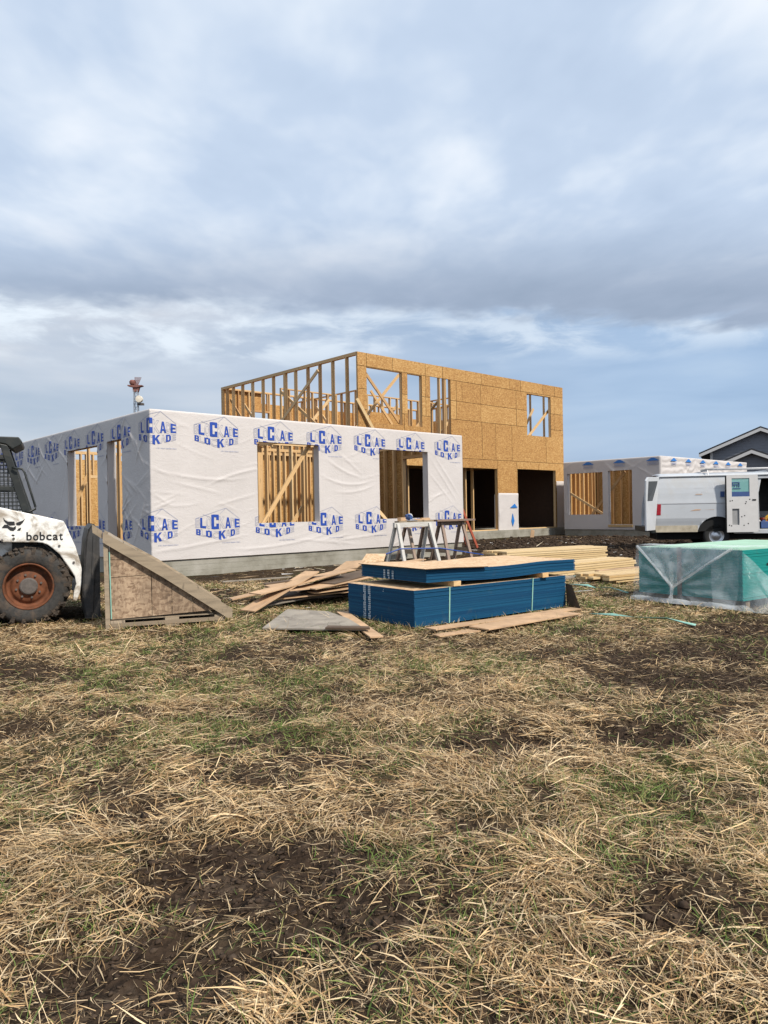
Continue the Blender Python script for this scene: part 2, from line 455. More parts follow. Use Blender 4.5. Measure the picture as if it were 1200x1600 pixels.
class MB:
    """collects shapes for ONE mesh"""
    def __init__(self):
        self.v, self.f, self.m = [], [], []

    def add(self, verts, faces, mi=0):
        b = len(self.v)
        self.v += [tuple(v) for v in verts]
        self.f += [tuple(b + i for i in f) for f in faces]
        self.m += [mi] * len(faces)
        return self

    def box(self, a, b, mi=0):
        (x0, y0, z0), (x1, y1, z1) = a, b
        V = [(x0, y0, z0), (x1, y0, z0), (x1, y1, z0), (x0, y1, z0), (x0, y0, z1), (x1, y0, z1), (x1, y1, z1), (x0, y1, z1)]
        return self.add(V, [(0, 3, 2, 1), (4, 5, 6, 7), (0, 1, 5, 4), (1, 2, 6, 5), (2, 3, 7, 6), (3, 0, 4, 7)], mi)

    def beam(self, p0, p1, w, d, up=(0, 0, 1), mi=0):
        p0, p1 = Vector(p0), Vector(p1)
        t = (p1 - p0).normalized()
        u = Vector(up)
        s = t.cross(u)
        if s.length < 1e-4:
            s = t.cross(Vector((1, 0, 0)))
        s.normalize()
        n = s.cross(t)
        V = []
        for p in (p0, p1):
            for a, b in ((-1, -1), (1, -1), (1, 1), (-1, 1)):
                V.append(p + s * (a * w / 2) + n * (b * d / 2))
        return self.add(V, [(0, 1, 2, 3), (7, 6, 5, 4), (0, 4, 5, 1), (1, 5, 6, 2), (2, 6, 7, 3), (3, 7, 4, 0)], mi)

    def tube(self, pts, r, n=8, mi=0, cap=True):
        pts = [Vector(p) for p in pts]
        rs = r if isinstance(r, (list, tuple)) else [r] * len(pts)
        V, Fc = [], []
        for i, p in enumerate(pts):
            t = (pts[min(i + 1, len(pts) - 1)] - pts[max(i - 1, 0)]).normalized()
            a = t.orthogonal().normalized() if abs(t.z) > 0.95 else t.cross(Vector((0, 0, 1))).normalized()
            b = t.cross(a)
            for k in range(n):
                an = 2 * math.pi * k / n
                V.append(p + (a * math.cos(an) + b * math.sin(an)) * rs[i])
        for i in range(len(pts) - 1):
            for k in range(n):
                Fc.append((i * n + k, i * n + (k + 1) % n, (i + 1) * n + (k + 1) % n, (i + 1) * n + k))
        if cap:
            Fc.append(tuple(range(n))[::-1])
            Fc.append(tuple((len(pts) - 1) * n + k for k in range(n)))
        return self.add(V, Fc, mi)

    def prism(self, poly, d, mi=0):
        """poly: list of 3D points (front), d: extrusion vector"""
        d = Vector(d)
        n = len(poly)
        V = [Vector(p) for p in poly] + [Vector(p) + d for p in poly]
        Fc = [tuple(range(n)), tuple(range(2 * n - 1, n - 1, -1))]
        Fc += [(i, i + n, (i + 1) % n + n, (i + 1) % n) for i in range(n)]
        return self.add(V, Fc, mi)

    def lathe(self, prof, n=32, axis='y', c=(0, 0, 0), mi=0):
        """prof: (radius, offset along axis)"""
        V, Fc = [], []
        for r, o in prof:
            for k in range(n):
                a = 2 * math.pi * k / n
                p = (r * math.cos(a), o, r * math.sin(a)) if axis == 'y' else (r * math.cos(a), r * math.sin(a), o)
                V.append((p[0] + c[0], p[1] + c[1], p[2] + c[2]))
        for i in range(len(prof) - 1):
            for k in range(n):
                Fc.append((i * n + k, i * n + (k + 1) % n, (i + 1) * n + (k + 1) % n, (i + 1) * n + k))
        return self.add(V, Fc, mi)

    def obj(self, name, mats, parent=None, smooth=False, bevel=0.0):
        o = mk(name, self.v, self.f, mats, parent, smooth, self.m)
        bm = bmesh.new()
        bm.from_mesh(o.data)
        bmesh.ops.recalc_face_normals(bm, faces=bm.faces)
        bm.to_mesh(o.data)
        bm.free()
        if bevel > 0:
            b = o.modifiers.new('bevel', 'BEVEL')
            b.width = bevel
            b.segments = 2
            b.limit_method = 'ANGLE'
        return o


def unit_box(name, mat):
    mb = MB().box((-0.5, -0.5, -0.5), (0.5, 0.5, 0.5))
    me = bpy.data.meshes.new(name)
    me.from_pydata(mb.v, [], mb.f)
    me.materials.append(MATS[mat])
    return me


UNIT = {k: unit_box('board_' + k, k) for k in ('lumber', 'lumber_new', 'lumber_grey', 'lumber_red', 'ply_tan', 'osb_top', 'osb_old')}


def board(name, p0, p1, w, d, parent, mat='lumber', up=(0, 0, 1)):
    """one board: shared unit box stretched between two points; w across, d along 'up'"""
    p0, p1 = Vector(p0), Vector(p1)
    t = p1 - p0
    L = t.length
    t.normalize()
    s = t.cross(Vector(up))
    if s.length < 1e-4:
        s = t.cross(Vector((0, 1, 0)))
    s.normalize()
    n = s.cross(t)
    c = (p0 + p1) / 2
    o = bpy.data.objects.new(name, UNIT[mat])
    link(o, parent)
    M = Matrix((t, -s, n)).transposed().to_4x4()
    M.translation = c
    o.matrix_local = M @ Matrix.Diagonal((L, w, d, 1))
    return o


def vnoise(x, y, seed=0):
    """value noise, vectorised, 0..1"""
    x = np.asarray(x, float)
    y = np.asarray(y, float)
    xi, yi = np.floor(x).astype(np.int64), np.floor(y).astype(np.int64)
    fx, fy = x - xi, y - yi
    fx = fx * fx * (3 - 2 * fx)
    fy = fy * fy * (3 - 2 * fy)

    def h(a, b):
        n = (a * 374761393 + b * 668265263 + seed * 1442695041) & 0xffffffff
        n = ((n ^ (n >> 13)) * 1274126177) & 0xffffffff
        return ((n ^ (n >> 16)) & 0xffffff) / float(0xffffff)
    return (h(xi, yi) * (1 - fx) + h(xi + 1, yi) * fx) * (1 - fy) + (h(xi, yi + 1) * (1 - fx) + h(xi + 1, yi + 1) * fx) * fy


def fbm(x, y, seed=0, octv=4):
    s, a, t = 0, 1.0, 0
    for i in range(octv):
        s = s + a * vnoise(x * 2 ** i, y * 2 ** i, seed + i * 17)
        t += a
        a *= 0.5
    return s / t


_GLY = {}


def glyph(ch, bold=0.022):
    """filled 2D triangles and outline edges of a letter, scaled to the unit square"""
    if (ch, bold) in _GLY:
        return _GLY[ch, bold]
    cu = bpy.data.curves.new('glyph', 'FONT')
    cu.body = ch
    cu.offset = bold
    ob = bpy.data.objects.new('glyph', cu)
    col.objects.link(ob)
    bpy.context.view_layer.update()
    me = bpy.data.meshes.new_from_object(ob.evaluated_get(bpy.context.evaluated_depsgraph_get()))
    V = np.array([v.co[:2] for v in me.vertices])
    lo, hi = V.min(0), V.max(0)
    asp = (hi - lo)
    V = (V - lo) / asp
    Fc = [tuple(p.vertices) for p in me.polygons]
    cnt = {}
    for f in Fc:
        for i in range(len(f)):
            k = tuple(sorted((f[i], f[(i + 1) % len(f)])))
            cnt[k] = cnt.get(k, 0) + 1
    E = [k for k, n in cnt.items() if n == 1]
    bpy.data.objects.remove(ob)
    bpy.data.curves.remove(cu)
    bpy.data.meshes.remove(me)
    _GLY[ch, bold] = (V, Fc, E, asp)
    return _GLY[ch, bold]


# ------------------------------------------------------------------ ground
# (x, y, radius x, radius y, strength): trampled bare places in the dead grass
BARE = [(1.45, 4.05, 0.36, 0.30, 1.0), (0.62, 4.0, 0.40, 0.30, 0.9), (2.2, 5.3, 0.75, 0.42, 1.0), (-0.50, 2.55, 0.50, 0.34, 1.0),
        (-0.15, 2.25, 0.34, 0.20, 0.9), (-0.62, 2.02, 0.42, 0.20, 0.9), (0.45, 2.85, 0.22, 0.10, 0.9), (-0.46, 3.95, 0.42, 0.22, 0.6),
        (2.85, 6.3, 0.6, 0.6, 0.9), (3.4, 5.2, 0.8, 0.7, 0.8), (3.6, 7.2, 0.8, 0.9, 0.8), (-1.75, 3.6, 0.42, 0.35, 0.6),
        (-1.1, 3.05, 0.28, 0.16, 0.8), (-2.3, 4.3, 0.4, 0.25, 0.8), (1.9, 3.15, 0.25, 0.2, 0.7), (0.75, 2.25, 0.26, 0.12, 0.7),
        (1.55, 2.35, 0.25, 0.14, 0.7), (-3.0, 6.0, 0.5, 0.25, 0.7), (2.6, 3.9, 0.35, 0.3, 0.8), (-1.9, 5.2, 0.4, 0.2, 0.5),
        (0.2, 5.0, 0.4, 0.18, 0.35), (-0.62, 1.45, 0.5, 0.2, 0.9)]
GREEN = [(-1.2, 5.2, 0.9, 0.5), (-2.2, 5.6, 0.6, 0.5), (-0.3, 5.5, 0.5, 0.4), (-2.4, 7.1, 0.8, 0.5), (-1.4, 7.9, 0.8, 0.5), (-1.4, 9.4, 0.8, 0.7),
         (-0.9, 4.1, 0.6, 0.4), (0.6, 5.9, 0.7, 0.4), (0.9, 3.3, 0.35, 0.25), (2.6, 9.6, 0.6, 0.7), (2.9, 8.2, 0.6, 0.4), (1.3, 2.1, 0.35, 0.25),
         (-1.2, 2.2, 0.3, 0.25), (1.6, 3.6, 0.4, 0.25), (2.2, 2.6, 0.5, 0.3), (-0.2, 7.6, 0.6, 0.3), (1.1, 1.6, 0.4, 0.15)]
MUD = [(5.0, 25.5, 4.5, 5.0), (9.0, 27, 5, 5.5), (5.6, 19.5, 2.5, 3.0)]


def blob(x, y, L, seed):
    w = 0.35 + 0.8 * fbm(x * 2.6, y * 2.6, seed, 3) + 0.75 * fbm(x * 11, y * 11, seed + 5, 3)
    s = np.zeros_like(np.asarray(x, float))
    for b in L:
        d = ((x - b[0]) / b[2]) ** 2 + ((y - b[1]) / b[3]) ** 2
        s = np.maximum(s, (b[4] if len(b) > 4 else 1.0) * np.clip(1.35 - d * w * 0.9, 0, 1))
    return s


def bareness(x, y):
    b = blob(x, y, BARE, 3)
    n = fbm(x * 1.5, y * 1.5, 41, 4)
    b = np.maximum(b, np.clip((n - 0.60) * 6.5, 0, 0.85))
    n2 = fbm(x * 4.5, y * 4.5, 77, 3)
    b = np.maximum(b, np.clip((n2 - 0.66) * 6, 0, 0.8))
    return np.clip(np.maximum(b, blob(x, y, MUD, 5)), 0, 1)


def coverage(x, y):
    """share of the soil hidden by dead grass"""
    pat = 0.42 * fbm(x * 1.6, y * 1.6, 91, 3) + 0.30 * fbm(x * 6.0, y * 6.0, 95, 3) + 0.28 * fbm(x * 17.0, y * 17.0, 97, 2)
    return (1 - bareness(x, y)) * np.clip((pat - 0.40) * 6.0, 0.12, 1)


def Hgt(x, y):
    x = np.asarray(x, float)
    y = np.asarray(y, float)
    d = np.hypot(x, y)
    near = np.clip((7.5 - d) / 3.0, 0.30, 1)
    far = np.clip((60 - d) / 30, 0, 1)
    z = (fbm(x * 1.3, y * 1.3, 11, 4) - 0.5) * 0.10 * near
    z = z + (fbm(x * 7, y * 7, 23, 3) - 0.5) * 0.045 * near
    b = blob(x, y, BARE, 3)
    z = z - b * 0.035 * near + b * (fbm(x * 11, y * 11, 31, 3) - 0.45) * 0.055 * near + (fbm(x * 16, y * 16, 37, 2) - 0.5) * 0.018 * near
    mud = blob(x, y, MUD, 5)
    z = z + mud * ((fbm(x * 1.6, y * 1.6, 51, 4) - 0.48) * 0.20 + (fbm(x * 6, y * 6, 57, 3) - 0.5) * 0.09)
    return z * far - 0.012


def axis_lines(lo, hi, step, grow, end):
    a = list(np.arange(lo, hi + 1e-6, step))
    s, x = step, hi
    up = []
    while x < end:
        s *= grow
        x += s
        up.append(x)
    s, x = step, lo
    dn = []
    while x > -end:
        s *= grow
        x -= s
        dn.append(x)
    return np.array(dn[::-1] + a + up)


gx = axis_lines(-5.0, 5.0, 0.035, 1.035, 2600)
gy = axis_lines(1.0, 10.0, 0.035, 1.022, 2600)
GX, GY = np.meshgrid(gx, gy)
GZ = Hgt(GX, GY)
nxg, nyg = len(gx), len(gy)
me = bpy.data.meshes.new('ground')
me.vertices.add(nxg * nyg)
me.vertices.foreach_set('co', np.stack([GX, GY, GZ], -1).ravel())
ii, jj = np.meshgrid(np.arange(nxg - 1), np.arange(nyg - 1))
q0 = (jj * nxg + ii).ravel()
quads = np.stack([q0, q0 + 1, q0 + 1 + nxg, q0 + nxg], -1).ravel()
me.loops.add(len(quads))
me.loops.foreach_set('vertex_index', quads)
me.polygons.add(len(q0))
me.polygons.foreach_set('loop_start', np.arange(len(q0)) * 4)
me.polygons.foreach_set('loop_total', np.full(len(q0), 4))
me.polygons.foreach_set('use_smooth', np.ones(len(q0), bool))
at = me.attributes.new('cover', 'FLOAT', 'POINT')
at.data.foreach_set('value', np.clip(coverage(GX, GY) * 1.05, 0.12 * (1 - bareness(GX, GY)), 1).ravel().astype(np.float32))
me.materials.append(MATS['soil'])
me.update()
ground = link(bpy.data.objects.new('ground', me))
tag(ground, kind='structure')


# ------------------------------------------------------------------ the house under construction
TH = math.pi / 2 - 0.8296
house = thing('house', 'unfinished two storey house with white wrapped wing, OSB walls and open stud framing', 'house', (-4.59, 14.37, 0), TH)
ZF, ZT = 0.33, 3.33
L1, L2 = 9.25, 11.6                       # wing: long wrapped wall, left wrapped wall
BX, BY, BZ, LB, LB2 = 10.95, 6.49, 7.10, 13.09, 9.72
GXH, GYH, GL2, GL1 = 22.59, 0.82, 4.70, 8.86


def cells_mesh(name, plane, k, rect, holes, th, mats, parent, gap=0.0):
    """a flat panel with cut-outs. plane 't': constant y=k, faces -y; plane 's': constant x=k, faces -x"""
    a0, a1, z0, z1 = rect
    a0 += gap / 2
    a1 -= gap / 2
    z0 += gap / 2
    z1 -= gap / 2
    A = sorted({a0, a1, *[min(max(h[i], a0), a1) for h in holes for i in (0, 1)]})
    Zs = sorted({z0, z1, *[min(max(h[i], z0), z1) for h in holes for i in (2, 3)]})
    keep = {}
    for i in range(len(A) - 1):
        for j in range(len(Zs) - 1):
            ca, cz = (A[i] + A[i + 1]) / 2, (Zs[j] + Zs[j + 1]) / 2
            keep[i, j] = not any(h[0] < ca < h[1] and h[2] < cz < h[3] for h in holes)
    if not any(keep.values()):
        return None

    def P(a, z, d):
        return (a, k - d, z) if plane == 't' else (k - d, a, z)
    mb = MB()
    for (i, j), ok in keep.items():
        if not ok:
            continue
        c = [(A[i], Zs[j]), (A[i + 1], Zs[j]), (A[i + 1], Zs[j + 1]), (A[i], Zs[j + 1])]
        mb.add([P(a, z, th) for a, z in c], [(0, 1, 2, 3)], 0)
        mb.add([P(a, z, 0) for a, z in c], [(3, 2, 1, 0)], 0)
        for e, nb in enumerate(((i, j - 1), (i + 1, j), (i, j + 1), (i - 1, j))):
            if not keep.get(nb, False):
                p, q = c[e], c[(e + 1) % 4]
                mb.add([P(*p, th), P(*q, th), P(*q, 0), P(*p, 0)], [(0, 1, 2, 3)], 1)
    return mb.obj(name, mats, parent)


# --- foundation: board-formed courses, each a little proud of the next
def footing(name, x0, x1, y0, y1):
    mb = MB()
    for i, (za, zb) in enumerate(((-0.35, 0.10), (0.10, 0.215), (0.215, ZF - 0.004))):
        o = (0.002, 0.0, 0.003)[i]
        mb.box((x0 - o, y0 - o, za + 0.0005), (x1 + o, y1 + o, zb - 0.0015))
        mb.box((x0 + 0.006, y0 + 0.006, zb - 0.004), (x1 - 0.006, y1 - 0.006, zb + 0.004))
    return mb.obj(name, 'concrete', house)


footing('foundation', 0.03, L1 - 0.03, 0.03, L2)
footing('foundation', BX + 0.03, BX + LB - 0.03, BY - 0.12, BY + LB2)
footing('foundation', GXH + 0.03, GXH + GL1, GYH + 0.03, GYH + GL2)

# --- wrapped skin of the wing
W1_OPEN = [(2.46, 4.16, 1.03, 2.83), (6.08, 7.85, 1.05, 2.83)]
W2_OPEN = [(2.70, 4.58, 1.02, 2.84), (1.36, 2.14, 0.33, 2.87)]      # along local y
R_OPEN = [(0.9, 2.25, 0.33, 2.83)]
U_OPEN = [(a, b, c, d) for a, b, c, d in W1_OPEN] + [(-b, -a, c, d) for a, b, c, d in W2_OPEN] + [(L1 + a, L1 + b, c, d) for a, b, c, d in R_OPEN]

frng = random.Random(21)
FOLDS = []


def fold(u, z, ang, ln, w, amp, bend=0.0):
    FOLDS.append((u, z, math.radians(ang), ln, w, amp, bend))


for i in range(30):                        # diagonal pulls on the shaded left wall
    fold(frng.uniform(-2.1, -0.1), frng.uniform(0.5, 3.2), frng.uniform(-62, -28) if frng.random() < 0.75 else frng.uniform(30, 60), frng.uniform(0.2, 0.6), frng.uniform(0.018, 0.035), frng.uniform(0.008, 0.022), frng.uniform(-0.3, 0.3))
for i in range(38):
    fold(frng.uniform(-10.5, -4.7), frng.uniform(1.2, 3.2), frng.choice((-1, 1)) * frng.uniform(25, 60), frng.uniform(0.25, 0.8), frng.uniform(0.02, 0.04), frng.uniform(0.006, 0.018), frng.uniform(-0.3, 0.3))
for i in range(12):
    fold(frng.uniform(-0.25, 0.6), frng.uniform(0.45, 2.5), frng.uniform(-35, 35), frng.uniform(0.2, 0.5), 0.025, frng.uniform(0.006, 0.014))
# long sagging folds across the sunlit wall
fold(1.2, 1.98, -3, 0.8, 0.03, 0.014, 0.10)
fold(1.9, 2.1, 16, 0.6, 0.03, 0.016, -0.1)
fold(1.0, 1.80, -12, 0.5, 0.025, 0.010)
fold(1.9, 1.55, 14, 0.5, 0.03, 0.010)
fold(4.9, 2.25, -22, 0.5, 0.03, 0.016, 0.2)
fold(5.0, 1.92, -4, 0.7, 0.03, 0.016, 0.25)
fold(5.3, 1.75, 8, 0.6, 0.03, 0.012, 0.2)
fold(5.1, 2.45, -35, 0.4, 0.03, 0.012)
fold(8.6, 2.2, -48, 0.6, 0.03, 0.016)
fold(8.5, 2.05, -48, 0.7, 0.03, 0.014)
fold(8.3, 1.9, -42, 0.6, 0.025, 0.012)
fold(8.1, 1.6, 25, 0.4, 0.025, 0.010)
fold(1.2, 0.65, 8, 0.9, 0.03, 0.012)
fold(3.0, 0.52, 5, 1.1, 0.03, 0.012, 0.05)
fold(4.4, 0.55, -6, 0.9, 0.03, 0.010)
fold(5.4, 0.62, 4, 0.8, 0.03, 0.012)
for i in range(42):
    fold(frng.uniform(0.1, 9.1), frng.uniform(0.4, 3.1), frng.uniform(-30, 30), frng.uniform(0.15, 0.5), frng.uniform(0.015, 0.03), frng.uniform(0.003, 0.009), frng.uniform(-0.3, 0.3))


def wrinkle(u, z):
    u = np.asarray(u, float)
    z = np.asarray(z, float)
    d = np.zeros(np.broadcast(u, z).shape)
    for (u0, z0, an, ln, w, amp, bend) in FOLDS:
        a = (u - u0) * math.cos(an) + (z - z0) * math.sin(an)
        b = -(u - u0) * math.sin(an) + (z - z0) * math.cos(an) - bend * a * a
        d += amp * 0.9 * np.exp(-np.abs(b / (w * 0.8)) ** 1.5) * np.exp(-(a / ln) ** 4)
    d += 0.006 * fbm(u * 1.7, z * 1.7, 61, 3)
    s = np.abs(((u + 0.3) / 0.61) % 1.0 - 0.5) * 0.61
    d += 0.004 * np.exp(-(s / 0.014) ** 2)
    d *= np.clip(np.minimum(np.abs(u) * 6, 1), 0.3, 1)
    return d + 0.006


def wing_pos(u, z, d):
    """perimeter coordinate to house space"""
    x = np.where(u < 0, 0.0, np.where(u > L1, L1, u))
    y = np.where(u < 0, -u, np.where(u > L1, u - L1, 0.0))
    nx_ = np.where(u < -1e-6, -1.0, np.where(u > L1 + 1e-6, 1.0, 0.0))
    ny_ = np.where((u < -1e-6) | (u > L1 + 1e-6), 0.0, -1.0)
    c0 = np.abs(u) <= 1e-6
    c1 = np.abs(u - L1) <= 1e-6
    nx_ = np.where(c0, -1, np.where(c1, 1, nx_))
    return np.stack([x + nx_ * d, y + ny_ * d, z + 0 * u], -1)


def sheet(name, us, zs, posf, dispf, openings, mat, parent, top_in=None):
    Ug, Zg = np.meshgrid(us, zs)
    Dg = dispf(Ug, Zg)
    V = posf(Ug, Zg, Dg).reshape(-1, 3)
    nu = len(us)
    Fc = []
    for j in range(len(zs) - 1):
        for i in range(nu - 1):
            cu_, cz = (us[i] + us[i + 1]) / 2, (zs[j] + zs[j + 1]) / 2
            if any(o[0] < cu_ < o[1] and o[2] < cz < o[3] for o in openings):
                continue
            a = j * nu + i
            Fc.append((a, a + 1, a + 1 + nu, a + nu))
    V = V.tolist()
    if top_in:                                  # folded over the top plate
        base = (len(zs) - 1) * nu
        k = len(V)
        rows = [base]
        for (rise, inw) in top_in:
            P_ = posf(us, np.full(nu, zs[-1] + rise), np.full(nu, -inw))
            rows.append(len(V))
            V += P_.tolist()
        for r0, r1 in zip(rows[:-1], rows[1:]):
            for i in range(nu - 1):
                Fc.append((r0 + i, r0 + i + 1, r1 + i + 1, r1 + i))
    return mk(name, V, Fc, mat, parent, smooth=True)


def lines(lo, hi, step, fixed):
    base = list(np.arange(lo, hi + 1e-6, step)) + [hi]
    base = [b for b in base if all(abs(b - f) > step * 0.35 for f in fixed)]
    return np.array(sorted(set([round(float(b), 4) for b in base] + [round(f, 4) for f in fixed])))


ufix = [-L2, 0.0, L1, L1 + 6.3] + [o[i] for o in U_OPEN for i in (0, 1)]
zfix = [ZF + 0.01, ZT] + [o[i] for o in U_OPEN for i in (2, 3) if o[i] > ZF + 0.05]
us = np.concatenate([lines(-L2, L1, 0.026, [f for f in ufix if f <= L1]), lines(L1 + 0.2, L1 + 6.3, 0.2, [f for f in ufix if f > L1 + 0.1])])
zs = lines(ZF + 0.01, ZT, 0.026, zfix)
wrap = sheet('house_wrap', us, zs, wing_pos, wrinkle, U_OPEN, 'wrap_white', house, top_in=[(0.022, 0.0), (0.03, 0.04), (0.028, 0.16), (-0.03, 0.165)])
wrap['label'] = 'white printed house wrap with creases on the single storey wing'


def jamb(plane, k, o, depth, parent, mat='wrap_white'):
    """wrap folded into a window opening"""
    a0, a1, z0, z1 = o
    mb = MB()

    def bx(aa, ab, za, zb):
        if plane == 't':
            mb.box((aa, k, za), (ab, k + depth, zb))
        else:
            mb.box((k, aa, za), (k + depth, ab, zb))
    t = 0.012
    bx(a0 - t, a0 + 0.002, z0, z1)
    bx(a1 - 0.002, a1 + t, z0, z1)
    bx(a0 - t, a1 + t, z0 - t, z0 + 0.002)
    return mb.obj('wrapped_return', mat, parent)


for o in W1_OPEN:
    jamb('t', -0.004, o, 0.19, wrap)
for o in W2_OPEN:
    jamb('s', -0.004, o, 0.19, wrap)

# sheathing and framing behind the wrap
cells_mesh('wall_sheathing', 't', 0.024, (0.01, L1 - 0.01, ZF, ZT - 0.01), W1_OPEN, 0.018, ['osb', 'osb_edge'], house)
cells_mesh('wall_sheathing', 's', 0.024, (0.03, L2, ZF, ZT - 0.01), W2_OPEN, 0.018, ['osb', 'osb_edge'], house)
cells_mesh('wall_sheathing', 's', L1 - 0.006, (0.03, 6.3, ZF, ZT - 0.01), R_OPEN, 0.018, ['osb', 'osb_edge'], house)


def stud_wall(plane, k, a0, a1, z0, z1, step=0.41, openings=(), skip=(), top=2, parent=house, depth=0.13, t=0.042, mat='lumber', lst=None):
    """plates and studs of one framed wall standing at depth k (inner side)"""
    def P(a, z):
        return (a, k + depth / 2, z) if plane == 't' else (k + depth / 2, a, z)
    up = (0, 0, 1)
    board('plate', P(a0, z0 + t / 2), P(a1, z0 + t / 2), depth, t, parent, mat, up)
    for i in range(top):
        board('plate', P(a0, z1 - t * (i + 0.5) - 0.001 * i), P(a1, z1 - t * (i + 0.5) - 0.001 * i), depth - 0.002 * i, t, parent, mat, up)
    zt_, zb_ = z1 - t * top - 0.001, z0 + t + 0.001
    pos = lst if lst is not None else list(np.arange(a0 + t / 2, a1, step)) + [a1 - t / 2]
    side = (1, 0, 0) if plane == 't' else (0, 1, 0)
    for a in pos:
        segs = [(zb_, zt_)]
        for o in openings:
            if o[0] < a < o[1]:
                segs = [(zb_, o[2] - t), (o[3] + t * 2.2, zt_)]
        for s0, s1 in segs:
            if s1 - s0 > 0.06:
                board('stud', P(a, s0), P(a, s1), depth, t, parent, mat, side)
    for o in openings:
        for a in (o[0] - t / 2 - 0.004, o[1] + t / 2 + 0.004):
            board('stud', P(a, zb_), P(a, zt_), depth - 0.004, t, parent, mat, side)
        board('header', P(o[0], o[3] + t), P(o[1], o[3] + t), depth - 0.006, t * 2.0, parent, mat, up)
        if o[2] > z0 + 0.2:
            board('sill_plate', P(o[0], o[2] - t / 2 - 0.008), P(o[1], o[2] - t / 2 - 0.008), depth - 0.006, t, parent, mat, up)


# wing framing: outer walls, then the partitions seen through the openings
stud_wall('t', 0.026, 0.2, L1 - 0.2, ZF, ZT - 0.03, 0.61, W1_OPEN)
stud_wall('s', 0.026, 0.2, 6.2, ZF, ZT - 0.03, 0.61, W2_OPEN)
stud_wall('s', L1 - 0.17, 0.2, 6.2, ZF, ZT - 0.03, 0.41, R_OPEN)
stud_wall('t', 3.1, 0.25, 8.9, ZF, ZT - 0.12, 0.41, [(1.2, 2.1, ZF, 2.5)])
stud_wall('s', 4.6, 3.3, 6.2, ZF, ZT - 0.12, 0.41)
stud_wall('t', 4.7, 4.0, 8.9, ZF, ZT - 0.14, 0.41)
stud_wall('t', 8.4, 0.25, 4.6, ZF, ZT - 0.14, 0.36, [(1.9, 2.7, ZF, 2.4)])
board('brace', (0.5, 6.9, 0.5), (1.6, 7.4, 2.6), 0.04, 0.09, house)
stud_wall('t', 6.1, 0.25, 8.9, ZF, ZT - 0.12, 0.41)
cells_mesh('wall_sheathing', 't', 6.28, (2.7, L1 - 0.1, ZF, ZT - 0.15), [], 0.02, ['osb', 'osb_edge'], house)
cells_mesh('wall_sheathing', 't', L2 - 0.03, (0.1, L1 - 0.1, ZF, ZT - 0.15), [], 0.02, ['osb', 'osb_edge'], house)
MB().box((0.1, 0.1, ZF - 0.004), (L1 - 0.1, L2 - 0.06, ZF + 0.0)).obj('floor_slab', 'concrete', house)
board('brace', (4.14, 0.24, 2.95), (2.55, 0.24, 0.75), 0.04, 0.09, house)
board('brace', (3.55, 0.85, 0.45), (4.3, 0.85, 1.4), 0.04, 0.09, house)
board('brace', (6.1, 0.3, 1.45), (6.9, 0.3, 0.72), 0.04, 0.09, house)
board('brace', (0.9, 2.9, 0.5), (2.4, 2.9, 2.6), 0.04, 0.09, house)
board('brace', (0.26, 1.45, 0.5), (0.26, 2.05, 1.05), 0.04, 0.09, house)
# floor beams lying across, seen through the top of the openings
for i in range(5):
    board('joist', (0.5 + 2.0 * i, 0.25, ZT - 0.20), (0.5 + 2.0 * i, 3.05, ZT - 0.20), 0.04, 0.14, house)

# --- printed marks on the wrap
def _r(a, b, c, d):
    return [(a, c), (b, c), (b, d), (a, d)]


BLOCK = {'L': [_r(0, .36, 0, 1), _r(.36, 1, 0, .21)],
         'C': [_r(0, .36, 0, 1), _r(.36, 1, .81, 1), _r(.36, 1, 0, .19), _r(.66, 1, .62, .81), _r(.66, 1, .19, .38)],
         'A': [[(0, 0), (.29, 0), (.5, .74), (.5, 1), (.34, 1)], [(1, 0), (.66, 1), (.5, 1), (.5, .74), (.71, 0)], [(.347, .2), (.653, .2), (.607, .36), (.393, .36)]],
         'E': [_r(0, .38, 0, 1), _r(.38, 1, .81, 1), _r(.38, 1, 0, .19), _r(.38, .9, .41, .59)],
         'B': [_r(0, .36, 0, 1), _r(.36, .92, .82, 1), _r(.36, .92, 0, .18), _r(.36, .92, .42, .58), _r(.64, 1, .18, .42), _r(.64, 1, .58, .82)],
         'O': [_r(0, .35, .06, .94), _r(.65, 1, .06, .94), _r(.35, .65, .8, 1), _r(.35, .65, 0, .2)],
         'K': [_r(0, .34, 0, 1), [(.34, .40), (1, 1), (.68, 1), (.34, .66)], [(.44, .491), (.68, 0), (1, 0), (.62, .655)]],
         'D': [_r(0, .35, 0, 1), _r(.35, .88, .8, 1), _r(.35, .88, 0, .2), _r(.65, 1, .2, .8)]}
COLS = [-0.508, -0.413, -0.284, -0.155, 0.015, 0.174, 0.30, 0.40, 0.515]
NAMES = 'BLOCKADE'


def lerp_tab(x, tab):
    for (xa, va), (xb, vb) in zip(tab[:-1], tab[1:]):
        if x <= xb:
            return va + (vb - va) * (x - xa) / (xb - xa)
    return tab[-1][1]


T1 = [(-0.52, 0.225), (-0.155, 0.275), (-0.07, 0.285), (0.015, 0.275), (0.52, 0.195)]
B1 = [(-0.52, 0.030), (-0.07, -0.03), (0.52, 0.010)]
T2 = [(-0.52, 0.012), (-0.07, -0.048), (0.52, -0.008)]
B2 = [(-0.52, -0.115), (0.06, -0.25), (0.52, -0.125)]


